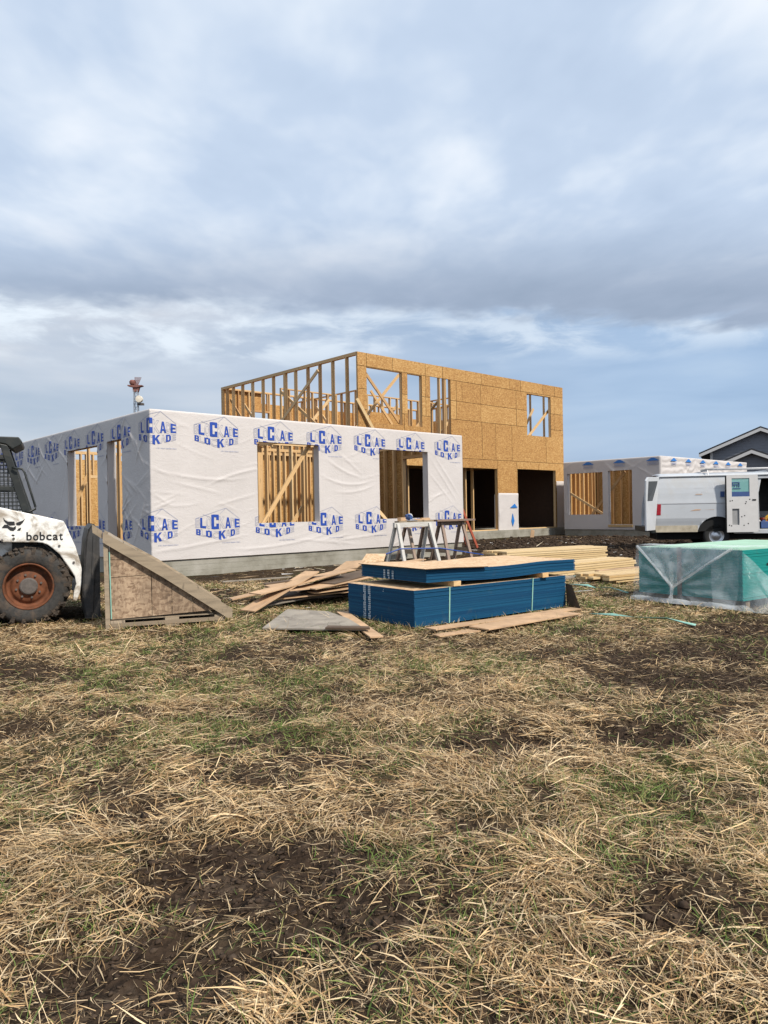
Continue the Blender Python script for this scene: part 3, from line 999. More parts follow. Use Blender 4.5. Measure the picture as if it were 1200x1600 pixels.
def logo_bm():
    """one printed mark, flat: x across, y up; material 0 solid blue, 1 thin outline"""
    bm = bmesh.new()

    def quad(p, q, w, mi):
        p, q = Vector((*p, 0)), Vector((*q, 0))
        t = q - p
        if t.length < 1e-5:
            return
        s = Vector((-t.y, t.x, 0)).normalized() * w / 2
        f = bm.faces.new([bm.verts.new(p - s), bm.verts.new(q - s), bm.verts.new(q + s), bm.verts.new(p + s)])
        f.material_index = mi
    for row, (tt, bb, solid) in enumerate(((T1, B1, 'LCAE'), (T2, B2, 'BOKD'))):
        for i, ch in enumerate(NAMES):
            sol = ch in solid
            V, Fc, E, asp = glyph(ch)
            x0, x1 = COLS[i] + 0.006, COLS[i + 1] - 0.006
            if sol:
                x0, x1 = x0 - 0.008, x1 + 0.008

            def mp(v):
                x = x0 + (x1 - x0) * v[0]
                a, b = lerp_tab(x, bb), lerp_tab(x, tt)
                if row == 0 and ch == 'C':
                    b += 0.03
                return (x, a + (b - a) * (0.04 + 0.92 * v[1]))
            pts = [mp(v) for v in V]
            if sol:
                for poly in BLOCK[ch]:
                    bm.faces.new([bm.verts.new((*mp(p), 0)) for p in poly]).material_index = 0
            else:
                for a, b in E:
                    quad(pts[a], pts[b], 0.0065, 1)
    for p, q in (((-0.52, 0.22), (0.19, 0.43)), ((0.19, 0.43), (0.52, 0.20)), ((-0.52, 0.22), (-0.52, 0.02)), ((0.52, 0.2), (0.52, 0.0)), ((-0.35, 0.30), (-0.2, 0.25)), ((0.19, 0.43), (0.05, 0.31))):
        quad(p, q, 0.007, 1)
    lr = random.Random(5)
    x = 0.10
    while x < 0.52:                            # a line of tiny illegible print
        w = lr.uniform(0.008, 0.016)
        quad((x, -0.305 + lr.uniform(-0.004, 0.004)), (x + w, -0.305), 0.022, 1)
        x += w + lr.uniform(0.008, 0.02)
    return bm


def cut(bm, co, no):
    bmesh.ops.bisect_plane(bm, geom=bm.verts[:] + bm.edges[:] + bm.faces[:], plane_co=co, plane_no=no, dist=1e-6)


base_bm = logo_bm()
for x in np.arange(-0.5, 0.52, 0.045):
    cut(base_bm, (x, 0, 0), (1, 0, 0))
for y in np.arange(-0.2, 0.42, 0.045):
    cut(base_bm, (0, y, 0), (0, 1, 0))
base_me = bpy.data.meshes.new('logo_flat')
base_bm.to_mesh(base_me)
base_bm.free()
OFF = 1.435
for row_z in (2.885, 0.945):
    for k in range(-8, 7):
        cu_ = 0.03 + OFF * k
        if cu_ < -L2 + 0.6:
            continue
        bm = bmesh.new()
        bm.from_mesh(base_me)
        bmesh.ops.translate(bm, verts=bm.verts, vec=(cu_, row_z, 0))
        cut(bm, (0, 0, 0), (1, 0, 0))
        cut(bm, (L1, 0, 0), (1, 0, 0))
        hit = [o for o in U_OPEN if o[0] < cu_ + 0.6 and o[1] > cu_ - 0.6]
        for o in hit:
            for a in (o[0], o[1]):
                cut(bm, (a, 0, 0), (1, 0, 0))
            for a in (o[2], o[3]):
                cut(bm, (0, a, 0), (0, 1, 0))
        kill = []
        for f in bm.faces:
            c = f.calc_center_median()
            if c.x > L1 or c.y > ZT - 0.005 or any(o[0] < c.x < o[1] and o[2] < c.y < o[3] for o in hit):
                kill.append(f)
        bmesh.ops.delete(bm, geom=kill, context='FACES')
        if len(bm.verts):
            bm.verts.ensure_lookup_table()
            side = {v.index: np.mean([f.calc_center_median().x for f in v.link_faces]) if v.link_faces else 0 for v in bm.verts}
            bm.verts.index_update()
            U_ = np.array([v.co.x for v in bm.verts])
            Z_ = np.array([v.co.y for v in bm.verts])
            D_ = wrinkle(U_, Z_) + 0.0055
            P_ = wing_pos(U_, Z_, D_)
            for v, p in zip(bm.verts, P_):
                v.co = p
            me = bpy.data.meshes.new('printed_logo')
            bm.to_mesh(me)
            me.materials.append(MATS['print_blue'])
            me.materials.append(MATS['print_line'])
            link(bpy.data.objects.new('printed_logo', me), wrap)
        bm.free()
bpy.data.meshes.remove(base_me)

# --- two storey block, OSB front
F_OPEN = [(12.6, 16.2, ZF, 3.02), (16.45, 18.92, ZF, 3.02), (20.36, 23.34, ZF, 3.06), (21.15, 23.02, 4.63, 6.54),
          (11.40, 13.19, 4.55, 6.58), (13.50, 14.28, 4.55, 6.58), (14.76, 15.96, 3.75, 6.60)]
rows = [(ZF, 3.40, [BX, 12.5, 16.3, 18.95, 20.33, 22.0, BX + LB]),
        (3.40, 5.00, [BX, 13.3, 15.96, 17.93, 18.85, 20.0, 22.6, BX + LB]),
        (5.00, 5.76, [BX, 11.4, 13.19, 13.5, 14.28, 14.5, 15.96, 16.32, 17.88, 20.35, 22.0, 23.3, BX + LB]),
        (5.76, 6.60, [BX, 11.4, 13.19, 13.5, 14.28, 14.5, 15.96, 16.32, 16.68, 17.88, 20.35, 22.0, 23.3, BX + LB]),
        (6.60, BZ, [BX, 11.4, 12.72, 14.5, 15.5, 17.93, 19.9, 20.7, 22.4, 23.35, BX + LB])]
for z0, z1, seams in rows:
    for a, b in zip(seams[:-1], seams[1:]):
        cells_mesh('osb_panel', 't', BY, (a, b, z0, z1), F_OPEN, 0.014 + RNG.uniform(0, 0.006), ['osb', 'osb_edge'], house, gap=0.016)
cells_mesh('seam_shade_backing', 't', BY + 0.003, (BX, BX + LB, ZF, BZ - 0.01), F_OPEN, 0.002, ['osb_edge', 'osb_edge'], house)  # added dark sheet behind the panels, its colour paints the shade in the seams
# other sides of the block
for z0, z1 in ((ZF, 1.9), (1.9, 3.62)):
    cells_mesh('osb_panel', 's', BX - 0.004, (BY + 0.03, BY + LB2, z0, z1), [], 0.014, ['osb', 'osb_edge'], house, gap=0.0015)
for a in np.arange(BY + 0.02, BY + LB2 - 0.1, 2.425):
    for z0, z1 in ((ZF, 1.9), (1.9, 3.62), (3.62, 4.9), (4.9, 6.35)):
        if z0 > 3.5 and a < BY + 4.5:
            continue
        cells_mesh('osb_panel', 's', BX + LB + 0.016, (a, min(a + 2.425, BY + LB2), z0, z1), [(9.0, 10.6, 4.6, 6.2), (12.6, 13.6, 4.3, 6.2)], 0.014, ['osb', 'osb_edge'], house, gap=0.0015)
B_OPEN = [(12.4, 13.5, 4.5, 6.1), (15.6, 16.4, 4.6, 6.0), (18.9, 20.1, 4.6, 6.1)]
for i, a in enumerate(np.arange(BX + 0.02, BX + LB - 0.1, 2.18)):
    top_ = BZ if i < 1 else 6.55
    for z0, z1 in ((ZF, 1.9), (1.9, 3.62), (3.62, 5.1), (5.1, top_)):
        cells_mesh('osb_panel', 't', BY + LB2 + 0.016, (a, min(a + 2.18, BX + LB), z0, z1), B_OPEN, 0.014, ['osb', 'osb_edge'], house, gap=0.0015)
# decks
MB().box((BX + 0.02, BY + 0.02, 3.36), (BX + LB - 0.02, BY + LB2 - 0.02, 3.62)).obj('upper_floor_deck', 'osb', house)
MB().box((BX + 0.1, BY + 0.1, ZF - 0.002), (BX + LB - 0.1, BY + LB2 - 0.1, ZF + 0.004)).obj('floor_slab', 'concrete', house)
# open framed left wall of the upper storey, stud places as seen
LST = [6.52, 7.15, 7.99, 8.79, 9.57, 10.40, 11.10, 11.16, 11.99, 12.79, 13.61, 14.43, 15.22, 15.75, 16.15]
stud_wall('s', BX + 0.004, BY + 0.02, BY + LB2, 3.63, BZ, lst=LST, depth=0.14, t=0.055)
board('brace', (BX - 0.05, 12.5, 4.2), (BX - 0.05, 8.75, 6.75), 0.04, 0.13, house)
board('brace', (BX + 0.2, 8.2, 4.0), (BX + 0.2, 11.6, 6.3), 0.04, 0.12, house)
board('brace', (BX + 0.2, 13.2, 3.9), (BX + 0.2, 15.7, 6.5), 0.04, 0.12, house)
board('brace', (BX + 0.35, 12.4, 3.9), (BX + 0.35, 14.9, 6.3), 0.04, 0.12, house)
# front wall framing
stud_wall('t', BY + 0.004, BX + 0.02, BX + LB, 3.63, BZ - 0.002, 0.61, F_OPEN[3:6], lst=[11.1, 11.34, 13.3, 13.45, 14.35, 14.7, 15.35, 15.62, 15.70, 16.0, 16.6, 17.2, 17.9, 18.5, 19.1, 19.7, 20.3, 20.9, 21.75, 23.3, 23.9])
stud_wall('t', BY + 0.004, BX + 0.02, BX + LB, ZF, 3.36, 0.61, F_OPEN[:3], lst=[11.1, 12.0, 16.3, 19.1, 20.2, 23.6])
board('brace', (11.42, BY + 0.2, 6.5), (13.25, BY + 0.2, 4.65), 0.05, 0.11, house)
board('brace', (12.1, BY + 1.6, 4.4), (14.6, BY + 1.6, 6.9), 0.05, 0.11, house)
board('brace', (BX - 0.1, BY - 0.08, 5.35), (11.75, BY - 0.16, 4.0), 0.05, 0.12, house, mat='lumber_new')
board('brace', (21.2, BY + 0.25, 4.3), (23.4, BY + 0.25, 6.1), 0.05, 0.11, house)
board('brace', (22.2, BY + 1.4, 4.3), (23.6, BY + 1.4, 6.2), 0.05, 0.11, house)
board('brace', (14.6, BY + 1.2, 4.2), (16.6, BY + 1.2, 6.0), 0.05, 0.11, house)
# studs standing in the dark ground floor openings
for s_, d_ in ((17.35, 0.5), (18.3, 0.9), (13.6, 0.4), (14.2, 0.8), (15.2, 0.5)):
    board('stud', (s_, BY + d_, ZF + 0.01), (s_, BY + d_, 3.34), 0.13, 0.06, house, 'lumber', (1, 0, 0))
cells_mesh('wall_sheathing', 't', BY + 6.0, (11.1, BX + LB - 0.2, ZF + 0.01, 3.34), [], 0.02, ['interior_shade', 'interior_shade'], house)  # added inner wall, coloured dark so the openings look shaded
cells_mesh('wall_sheathing', 's', BX + LB - 0.2, (BY + 0.2, BY + 6.0, ZF + 0.01, 3.34), [], 0.02, ['interior_shade', 'interior_shade'], house)  # added partition over the lit OSB, shade put into its colour
# back, right and inner walls of the upper storey
stud_wall('t', BY + LB2 - 0.15, BX + 0.02, BX + LB, 3.63, BZ - 0.004, 0.81, B_OPEN)
stud_wall('s', BX + LB - 0.15, BY + 0.2, BY + LB2 - 0.2, 3.63, BZ - 0.006, 0.81)
stud_wall('t', BY + 3.6, 14.6, 20.6, 3.63, 6.35, 0.45, top=1)
stud_wall('s', 14.4, BY + 3.7, BY + LB2 - 0.2, 3.63, 6.6, 0.5, top=1)
stud_wall('s', 18.2, BY + 0.3, BY + 3.4, 3.63, 6.0, 0.6, top=1)
stud_wall('t', BY + 5.2, 11.2, 14.2, 3.63, 6.5, 0.41, top=1)
board('brace', (11.4, BY + 5.0, 3.9), (13.6, BY + 5.0, 6.2), 0.05, 0.11, house)
board('brace', (13.9, BY + 2.6, 6.3), (15.8, BY + 2.6, 4.2), 0.05, 0.11, house)
stud_wall('t', BY + 6.6, 14.7, 21.5, 3.63, 6.5, 0.6, top=1)
stud_wall('s', 20.8, BY + 0.3, BY + 6.4, 3.63, 6.9, 0.9, top=1)
cells_mesh('osb_panel', 't', BY + 3.58, (14.7, 16.9, 3.7, 5.6), [], 0.014, ['osb', 'osb_edge'], house)
board('brace', (15.0, BY + 4.2, 4.0), (17.0, BY + 4.2, 6.2), 0.05, 0.11, house)
board('brace', (17.2, BY + 2.2, 4.2), (18.9, BY + 2.2, 5.9), 0.05, 0.11, house)
board('brace', (14.55, BY + 5.0, 4.0), (14.55, BY + 7.2, 6.2), 0.05, 0.11, house)

# wrap scraps on the corner piers of the block
def pier_wrap(x0, x1, y, z0, z1, blue):
    uu = np.linspace(x0, x1, 20)
    zz = np.linspace(z0, z1, 24)
    o = sheet('pier_wrap', uu, zz, lambda u, z, d: np.stack([u, y - d, z], -1), lambda u, z: 0.006 + 0.03 * fbm(u * 3, z * 3, 9, 3), [], 'wrap_white', house, top_in=[(0.03, 0.0)])
    if blue:
        mb = MB()
        mb.prism([(x1 - 0.62, y - 0.05, z1 - 0.62), (x1 - 0.10, y - 0.05, z1 - 0.62), (x1 - 0.3, y - 0.05, z1 - 0.44)], (0, 0.008, 0))
        mb.prism([(x1 - 0.45, y - 0.05, z0 + 0.25), (x1 - 0.33, y - 0.05, z0 + 0.5), (x1 - 0.45, y - 0.05, z0 + 0.85), (x1 - 0.55, y - 0.05, z0 + 0.5)], (0, 0.008, 0))
        mb.obj('printed_mark', 'mark_blue', o)


pier_wrap(18.95, 20.34, BY - 0.03, 0.22, 1.93, True)
pier_wrap(23.36, 24.06, BY - 0.03, 0.34, 2.52, False)
MB().box((18.93, BY - 0.028, 0.25), (18.95, BY + 0.18, 1.9)).obj('wrapped_return', 'wrap_white', house)

# --- wrapped garage wing on the right
G_OPEN = [(3.52, 5.33, 0.94, 2.82), (2.11, 3.25, 0.50, 2.85)]
GU_OPEN = [(-(b - GYH), -(a - GYH), c, d) for a, b, c, d in G_OPEN]


def gar_pos(u, z, d):
    x = GXH + np.where(u < 0, 0.0, u)
    y = GYH + np.where(u < 0, -u, 0.0)
    nx_ = np.where(u <= 1e-6, -1.0, 0.0)
    ny_ = np.where(u < -1e-6, 0.0, -1.0)
    return np.stack([x + nx_ * d, y + ny_ * d, z + 0 * u], -1)


def gar_disp(u, z):
    return wrinkle(u * 1.0 - 4.2, z) * 1.2 + 0.012 * np.sin(z * 19 + 6 * fbm(u * 1.1, z * 1.1, 71, 3) * 3) * (u > 0.05)


gus = lines(-GL2, GL1, 0.06, [-GL2, 0.0, GL1] + [o[i] for o in GU_OPEN for i in (0, 1)])
gzs = lines(ZF - 0.05, ZT, 0.05, [ZF - 0.05, ZT] + [o[i] for o in GU_OPEN for i in (2, 3)])
gwrap = sheet('house_wrap', gus, gzs, gar_pos, gar_disp, GU_OPEN, 'wrap_white', house, top_in=[(0.03, 0.0), (0.035, 0.05), (0.03, 0.2)])
gwrap['label'] = 'white house wrap with blue roof marks on the right hand wing'
for o in G_OPEN:
    jamb('s', GXH - 0.004, o, 0.19, gwrap)
cells_mesh('wall_sheathing', 's', GXH + 0.024, (GYH + 0.03, GYH + GL2, ZF, ZT - 0.01), G_OPEN, 0.018, ['osb', 'osb_edge'], house)
cells_mesh('wall_sheathing', 't', GYH + 0.024, (GXH + 0.03, GXH + GL1, ZF, ZT - 0.01), [], 0.018, ['osb', 'osb_edge'], house)
cells_mesh('wall_sheathing', 's', GXH + GL1, (GYH + 0.03, GYH + GL2, ZF, ZT - 0.01), [], 0.018, ['osb', 'osb_edge'], house)
cells_mesh('wall_sheathing', 't', GYH + GL2, (GXH + 0.05, GXH + GL1, ZF, ZT - 0.01), [], 0.018, ['osb', 'osb_edge'], house)
cells_mesh('wall_sheathing', 's', GXH + 2.6, (GYH + 0.2, GYH + GL2 - 0.05, ZF, ZT - 0.2), [], 0.018, ['osb', 'osb_edge'], house)
stud_wall('s', GXH + 0.026, GYH + 0.2, GYH + GL2 - 0.03, ZF, ZT - 0.03, 0.61, G_OPEN)
stud_wall('s', GXH + 2.42, GYH + 0.3, GYH + GL2 - 0.1, ZF, ZT - 0.2, 0.41, top=1)
stud_wall('t', GYH + GL2 - 0.17, GXH + 0.3, GXH + 2.4, ZF, ZT - 0.2, 0.36, top=1)
board('brace', (GXH + 0.3, 5.5, 2.0), (GXH + 0.3, 3.6, 0.9), 0.05, 0.1, house)
board('brace', (GXH + 0.3, 4.3, 0.9), (GXH + 0.3, 2.6, 2.8), 0.05, 0.11, house)
board('sill_plate', (GXH - 0.02, 2.1, 0.44), (GXH - 0.02, 3.26, 0.44), 0.06, 0.10, house, 'lumber_new')


def roof_mark(u):
    """blue roof shaped print with a small outlined box"""
    mb = MB()
    w, hh_ = 0.30, 0.13

    def P(a, z, d=0.05):
        return tuple(gar_pos(np.array(float(a)), np.array(float(z)), np.array(d)))
    z0 = ZT - 0.16
    for poly in ([(u - w, z0), (u + w, z0), (u + 0.06, z0 + hh_), (u - 0.06, z0 + hh_)],):
        mb.add([P(a, z) for a, z in poly], [tuple(range(len(poly)))], 0)
    for (a0, b0, a1, b1) in ((-0.24, -0.05, 0.24, -0.035), (-0.24, -0.17, 0.24, -0.155), (-0.24, -0.17, -0.225, -0.035), (0.225, -0.17, 0.24, -0.035), (-0.2, -0.12, 0.18, -0.08)):
        mb.add([P(u + a0, z0 + b0), P(u + a1, z0 + b0), P(u + a1, z0 + b1), P(u + a0, z0 + b1)], [(0, 1, 2, 3)], 1)
    mb.obj('printed_mark', ['mark_blue', 'print_line'], gwrap)


for k in (-3.4, -1.86, -0.33, 1.08, 2.45, 3.87, 5.25, 6.6, 8.0):
    roof_mark(k)


# ------------------------------------------------------------------ skid steer loader
SK = math.radians(24)
loader = thing('skid_steer_loader', 'muddy white skid steer loader with black cab cage and rusty orange wheel', 'loader', (-4.13, 8.43, 0), SK)


def make_wheel(parent, cx, y_out, sgn):
    """tyre with lugs, rusty rim, hub and bolts; y_out is the outer face, sgn +1 towards the machine"""
    R, Wd = 0.452, 0.30
    mb = MB()
    prof = [(0.262, 0.035), (0.275, 0.012), (0.30, 0.0), (0.36, -0.012), (0.405, 0.0), (0.428, 0.035), (0.432, 0.10), (0.432, Wd - 0.10), (0.428, Wd - 0.035), (0.40, Wd), (0.30, Wd), (0.262, Wd - 0.04)]
    mb.lathe([(r, y_out + sgn * o) for r, o in prof], 56, 'y', (cx, 0, 0.446))
    ty = mb.obj('tyre', 'tyre', parent, smooth=True)
    mb = MB()
    nl = 22
    rr = random.Random(int(cx * 100) + 3)
    for k in range(nl):
        for half in (0, 1):
            a = 2 * math.pi * (k + 0.5 * half) / nl
            o0, o1 = (0.008, Wd * 0.55) if half == 0 else (Wd * 0.45, Wd - 0.008)
            da = 0.16 if half == 0 else -0.16
            V = []
            for (oo, aa) in ((o0, a), (o1, a + da)):
                for ww in (-0.052, 0.052):
                    for r in (0.405 if oo in (0.008, Wd - 0.008) else 0.425, R + rr.uniform(-0.006, 0.008)):
                        an = aa + ww
                        V.append((cx + r * math.cos(an), y_out + sgn * oo, 0.446 + r * math.sin(an)))
            mb.add(V, [(0, 1, 3, 2), (4, 6, 7, 5), (0, 4, 5, 1), (2, 3, 7, 6), (1, 5, 7, 3), (0, 2, 6, 4)])
            # shoulder of the lug running down the side wall
            oo = -0.012 if half == 0 else Wd + 0.012
            if half == 0:
                V = []
                for r, dp in ((0.372, 0.0), (R - 0.012, 0.014)):
                    for ww in (-0.05, 0.05):
                        for e in (0.03, -0.002):
                            V.append((cx + r * math.cos(a + ww), y_out + sgn * (e + dp * 0.6 - 0.008), 0.446 + r * math.sin(a + ww)))
                mb.add(V, [(0, 1, 3, 2), (4, 6, 7, 5), (0, 4, 5, 1), (2, 3, 7, 6), (1, 5, 7, 3), (0, 2, 6, 4)])
    mb.obj('tread_lugs', 'tread_mud', ty)
    mb = MB()
    for k in range(90):                       # caked mud
        a = rr.uniform(0, 2 * math.pi)
        r = rr.choice((rr.uniform(0.40, 0.445), rr.uniform(0.43, 0.455)))
        oo = rr.uniform(-0.008, Wd) if r > 0.43 else rr.uniform(-0.014, -0.002)
        q = rr.uniform(0.012, 0.034)
        c3 = Vector((cx + r * math.cos(a), y_out + sgn * oo, 0.446 + r * math.sin(a)))
        V = [c3 + Vector((rr.uniform(0.6, 1.2) * q * dx3, rr.uniform(0.5, 0.9) * q * dy3, rr.uniform(0.6, 1.2) * q * dz3)) for dx3, dy3, dz3 in ((1, 0, 0), (-1, 0, 0), (0, 1, 0), (0, -1, 0), (0, 0, 1), (0, 0, -1))]
        mb.add(V, [(0, 2, 4), (2, 1, 4), (1, 3, 4), (3, 0, 4), (2, 0, 5), (1, 2, 5), (3, 1, 5), (0, 3, 5)])
    tag(mb.obj('caked_mud', 'tread_mud', ty), kind='stuff')
    mb = MB()
    mb.lathe([(r, y_out + sgn * o) for r, o in [(0.272, 0.06), (0.272, 0.012), (0.262, 0.008), (0.250, 0.02), (0.244, 0.075), (0.235, 0.12), (0.205, 0.125), (0.19, 0.105), (0.165, 0.085), (0.10, 0.080), (0.0, 0.080)]], 48, 'y', (cx, 0, 0.446))
    rm = mb.obj('rim', 'rim_rust', parent, smooth=True)
    mb = MB()
    mb.lathe([(r, y_out + sgn * o) for r, o in [(0.098, 0.082), (0.098, 0.045), (0.085, 0.035), (0.03, 0.032), (0.0, 0.032)]], 24, 'y', (cx, 0, 0.446))
    mb.obj('hub', 'hub_grey', rm, smooth=False)
    for k in range(8):
        a = 2 * math.pi * (k + 0.3) / 8
        c_ = (cx + 0.135 * math.cos(a), 0, 0.446 + 0.135 * math.sin(a))
        mb = MB()
        mb.lathe([(r, y_out + sgn * o) for r, o in [(0.013, 0.084), (0.013, 0.062), (0.0, 0.062)]], 6, 'y', c_)
        mb.obj('bolt', 'hub_grey', rm)


for cx_ in (0.0, -0.98):
    make_wheel(loader, cx_, 0.0, 1)
    make_wheel(loader, cx_, 1.62, -1)

ARM = [(-1.72, 1.52), (-0.9, 1.50), (-0.35, 1.385), (0.046, 1.285), (0.388, 1.190), (0.412, 1.14), (0.433, 1.082), (0.512, 0.882), (0.560, 0.70), (0.579, 0.60), (0.572, 0.45), (0.553, 0.34), (0.513, 0.23),
       (0.468, 0.25), (0.484, 0.36), (0.508, 0.44), (0.495, 0.53), (0.449, 0.616), (0.336, 0.80), (0.25, 0.885), (0.211, 0.918), (0.15, 0.945), (0.097, 0.952), (-0.259, 0.965), (-0.32, 1.0), (-1.0, 1.08), (-1.75, 1.2)]
for y0 in (0.10, 1.40):
    mb = MB().prism([(x, y0, z) for x, z in ARM], (0, 0.12, 0))
    arm = mb.obj('lift_arm', 'loader_white', loader, bevel=0.012)
    if y0 < 1:
        arm_near = arm
# lettering and the head emblem on the near arm
LOGO = [[(-0.256, 1.257), (-0.238, 1.224), (-0.205, 1.204), (-0.139, 1.203), (-0.134, 1.16), (-0.189, 1.157), (-0.227, 1.186), (-0.246, 1.211)],
        [(-0.123, 1.184), (-0.084, 1.202), (-0.05, 1.214), (-0.027, 1.236), (-0.05, 1.189), (-0.079, 1.158), (-0.117, 1.159)],
        [(-0.272, 1.13), (-0.244, 1.168), (-0.211, 1.17), (-0.184, 1.142), (-0.151, 1.135), (-0.123, 1.153), (-0.126, 1.116), (-0.152, 1.092), (-0.185, 1.099), (-0.212, 1.128)],
        [(-0.115, 1.096), (-0.096, 1.121), (-0.068, 1.133), (-0.08, 1.096)], [(-0.175, 1.045), (-0.158, 1.055), (-0.136, 1.044), (-0.153, 1.03)]]
mb = MB()
for poly in LOGO:
    mb.add([(x, 0.0965, z) for x, z in poly], [tuple(range(len(poly)))])
mb.obj('emblem', 'decal_black', arm_near)
mb = MB()
xx = -0.017
for ch in 'bobcat':
    V, Fc, E, asp = glyph(ch)
    wch = {'t': 0.052}.get(ch, 0.070)
    hch = {'b': 0.100, 't': 0.088}.get(ch, 0.070)
    mb.add([(xx + v[0] * (wch - 0.012), 0.0965, 0.977 + v[1] * hch - (xx + 0.017) * 0.02) for v in V], Fc)
    xx += wch
mb.obj('lettering', 'decal_black', arm_near)
for (bx_, bz_) in ((0.333, 0.905), (0.487, 0.70), (-0.27, 0.99), (-0.15, 1.005)):
    mb = MB().lathe([(0.014, 0.092), (0.014, 0.088), (0.0, 0.087)], 10, 'y', (bx_, 0, bz_))
    mb.obj('bolt', 'hub_grey', arm_near)

for i, off_ in enumerate((0.0, 0.03)):
    MB().tube([(0.05 + off_, 0.25, 1.0), (0.25 + off_, 0.24, 0.80), (0.38 + off_, 0.25, 0.62), (0.50, 0.26 + off_, 0.50)], 0.012, 6).obj('hydraulic_hose', 'black_paint', loader, smooth=True)
MB().tube([(-0.6, 0.28, 0.98), (-0.2, 0.28, 1.02), (0.1, 0.28, 0.93)], 0.03, 8).obj('hydraulic_cylinder', 'hub_grey', loader, smooth=True)
# chassis, engine cover
mb = MB()
mb.prism([(-2.05, 0.34, 0.38), (0.30, 0.34, 0.30), (0.42, 0.34, 0.55), (0.30, 0.34, 0.98), (-0.1, 0.34, 1.22), (-2.05, 0.34, 1.25)], (0, 0.94, 0))
mb.obj('chassis', 'black_paint', loader, bevel=0.015)
MB().box((-1.9, 0.315, 0.70), (-0.18, 0.338, 0.955)).obj('side_panel', 'loader_white', loader, bevel=0.008)
mb = MB()
mb.prism([(-2.12, 0.3, 0.5), (-1.35, 0.3, 0.5), (-1.35, 0.3, 1.62), (-1.75, 0.3, 1.66), (-2.12, 0.3, 1.4)], (0, 1.02, 0))
mb.obj('engine_cover', 'loader_white', loader, bevel=0.03)
# cab cage
mb = MB()
mb.prism([(-1.35, 0.44, 2.15), (-0.295, 0.44, 2.145), (-0.235, 0.44, 2.133), (-0.164, 0.44, 2.075), (-0.065, 0.44, 2.131), (-0.059, 0.44, 2.172), (-0.095, 0.44, 2.222), (-1.35, 0.44, 2.235)], (0, 0.74, 0))
mb.obj('cab_roof', 'black_paint', loader, bevel=0.01)
for y_ in (0.45, 1.10):
    MB().prism([(-0.305, y_, 2.14), (-0.215, y_, 2.12), (0.032, y_, 1.285), (-0.065, y_, 1.285)], (0, 0.07, 0)).obj('cab_post', 'black_paint', loader, bevel=0.008)
    MB().prism([(-1.35, y_, 2.15), (-1.25, y_, 2.15), (-1.25, y_, 1.25), (-1.35, y_, 1.25)], (0, 0.07, 0)).obj('cab_post', 'black_paint', loader, bevel=0.008)
    mb = MB()
    for i in range(26):
        x_ = -1.25 + i * 0.045
        zt_ = 1.98 if x_ < -0.27 else 1.98 - (x_ + 0.27) / 0.30 * 0.83
        if x_ < -0.02 and zt_ > 1.33:
            mb.beam((x_, y_ + 0.03, 1.28), (x_, y_ + 0.03, zt_), 0.008, 0.008)
    for i in range(15):
        z_ = 1.30 + i * 0.048
        xe = -0.02 - (z_ - 1.30) * 0.30
        mb.beam((-1.26, y_ + 0.035, z_), (xe, y_ + 0.035, z_), 0.008, 0.008)
    mb.beam((-1.26, y_ + 0.03, 1.62), (-0.14, y_ + 0.03, 1.60), 0.03, 0.05)
    mb.beam((-1.26, y_ + 0.03, 1.99), (-0.22, y_ + 0.03, 1.98), 0.03, 0.05)
    mb.obj('window_screen', 'black_paint', loader)
MB().tube([(-0.17, 0.42, 1.85), (-0.13, 0.40, 1.84), (-0.065, 0.40, 1.835), (-0.035, 0.40, 1.79), (0.075, 0.40, 1.38), (0.075, 0.40, 1.35), (0.01, 0.40, 1.315), (-0.04, 0.42, 1.32)], 0.013, 8).obj('grab_handle', 'black_paint', loader, smooth=True)
mb = MB()
mb.box((-1.15, 0.58, 1.22), (-0.75, 1.05, 1.38)).box((-1.2, 0.58, 1.38), (-1.05, 1.05, 1.9))
mb.obj('seat', 'dark_void', loader, bevel=0.03)
for y_ in (0.6, 1.0):
    MB().tube([(-0.4, y_, 1.1), (-0.42, y_, 1.55), (-0.47, y_, 1.64)], 0.014, 6).obj('control_lever', 'black_paint', loader)
# bucket
BP = [(0.60, 0.05), (0.575, 0.20), (0.578, 0.40), (0.62, 0.95), (0.652, 1.095), (0.70, 1.155), (0.775, 1.04), (0.775, 0.03)]
mb = MB()
for y_ in (0.02, 1.58):
    mb.prism([(x, y_, z) for x, z in BP], (0, 0.02, 0))
for (a, b) in zip(BP[:-2], BP[1:-1]):
    mb.prism([(a[0], 0.02, a[1]), (b[0], 0.02, b[1]), (b[0] + 0.02, 0.02, b[1]), (a[0] + 0.02, 0.02, a[1])], (0, 1.58, 0))
mb.prism([(0.60, 0.02, 0.03), (0.785, 0.02, 0.02), (0.785, 0.02, 0.045), (0.60, 0.02, 0.055)], (0, 1.58, 0))
mb.beam((0.672, 0.012, 0.10), (0.72, 0.012, 1.02), 0.018, 0.03)
mb.obj('bucket', 'bucket_steel', loader)

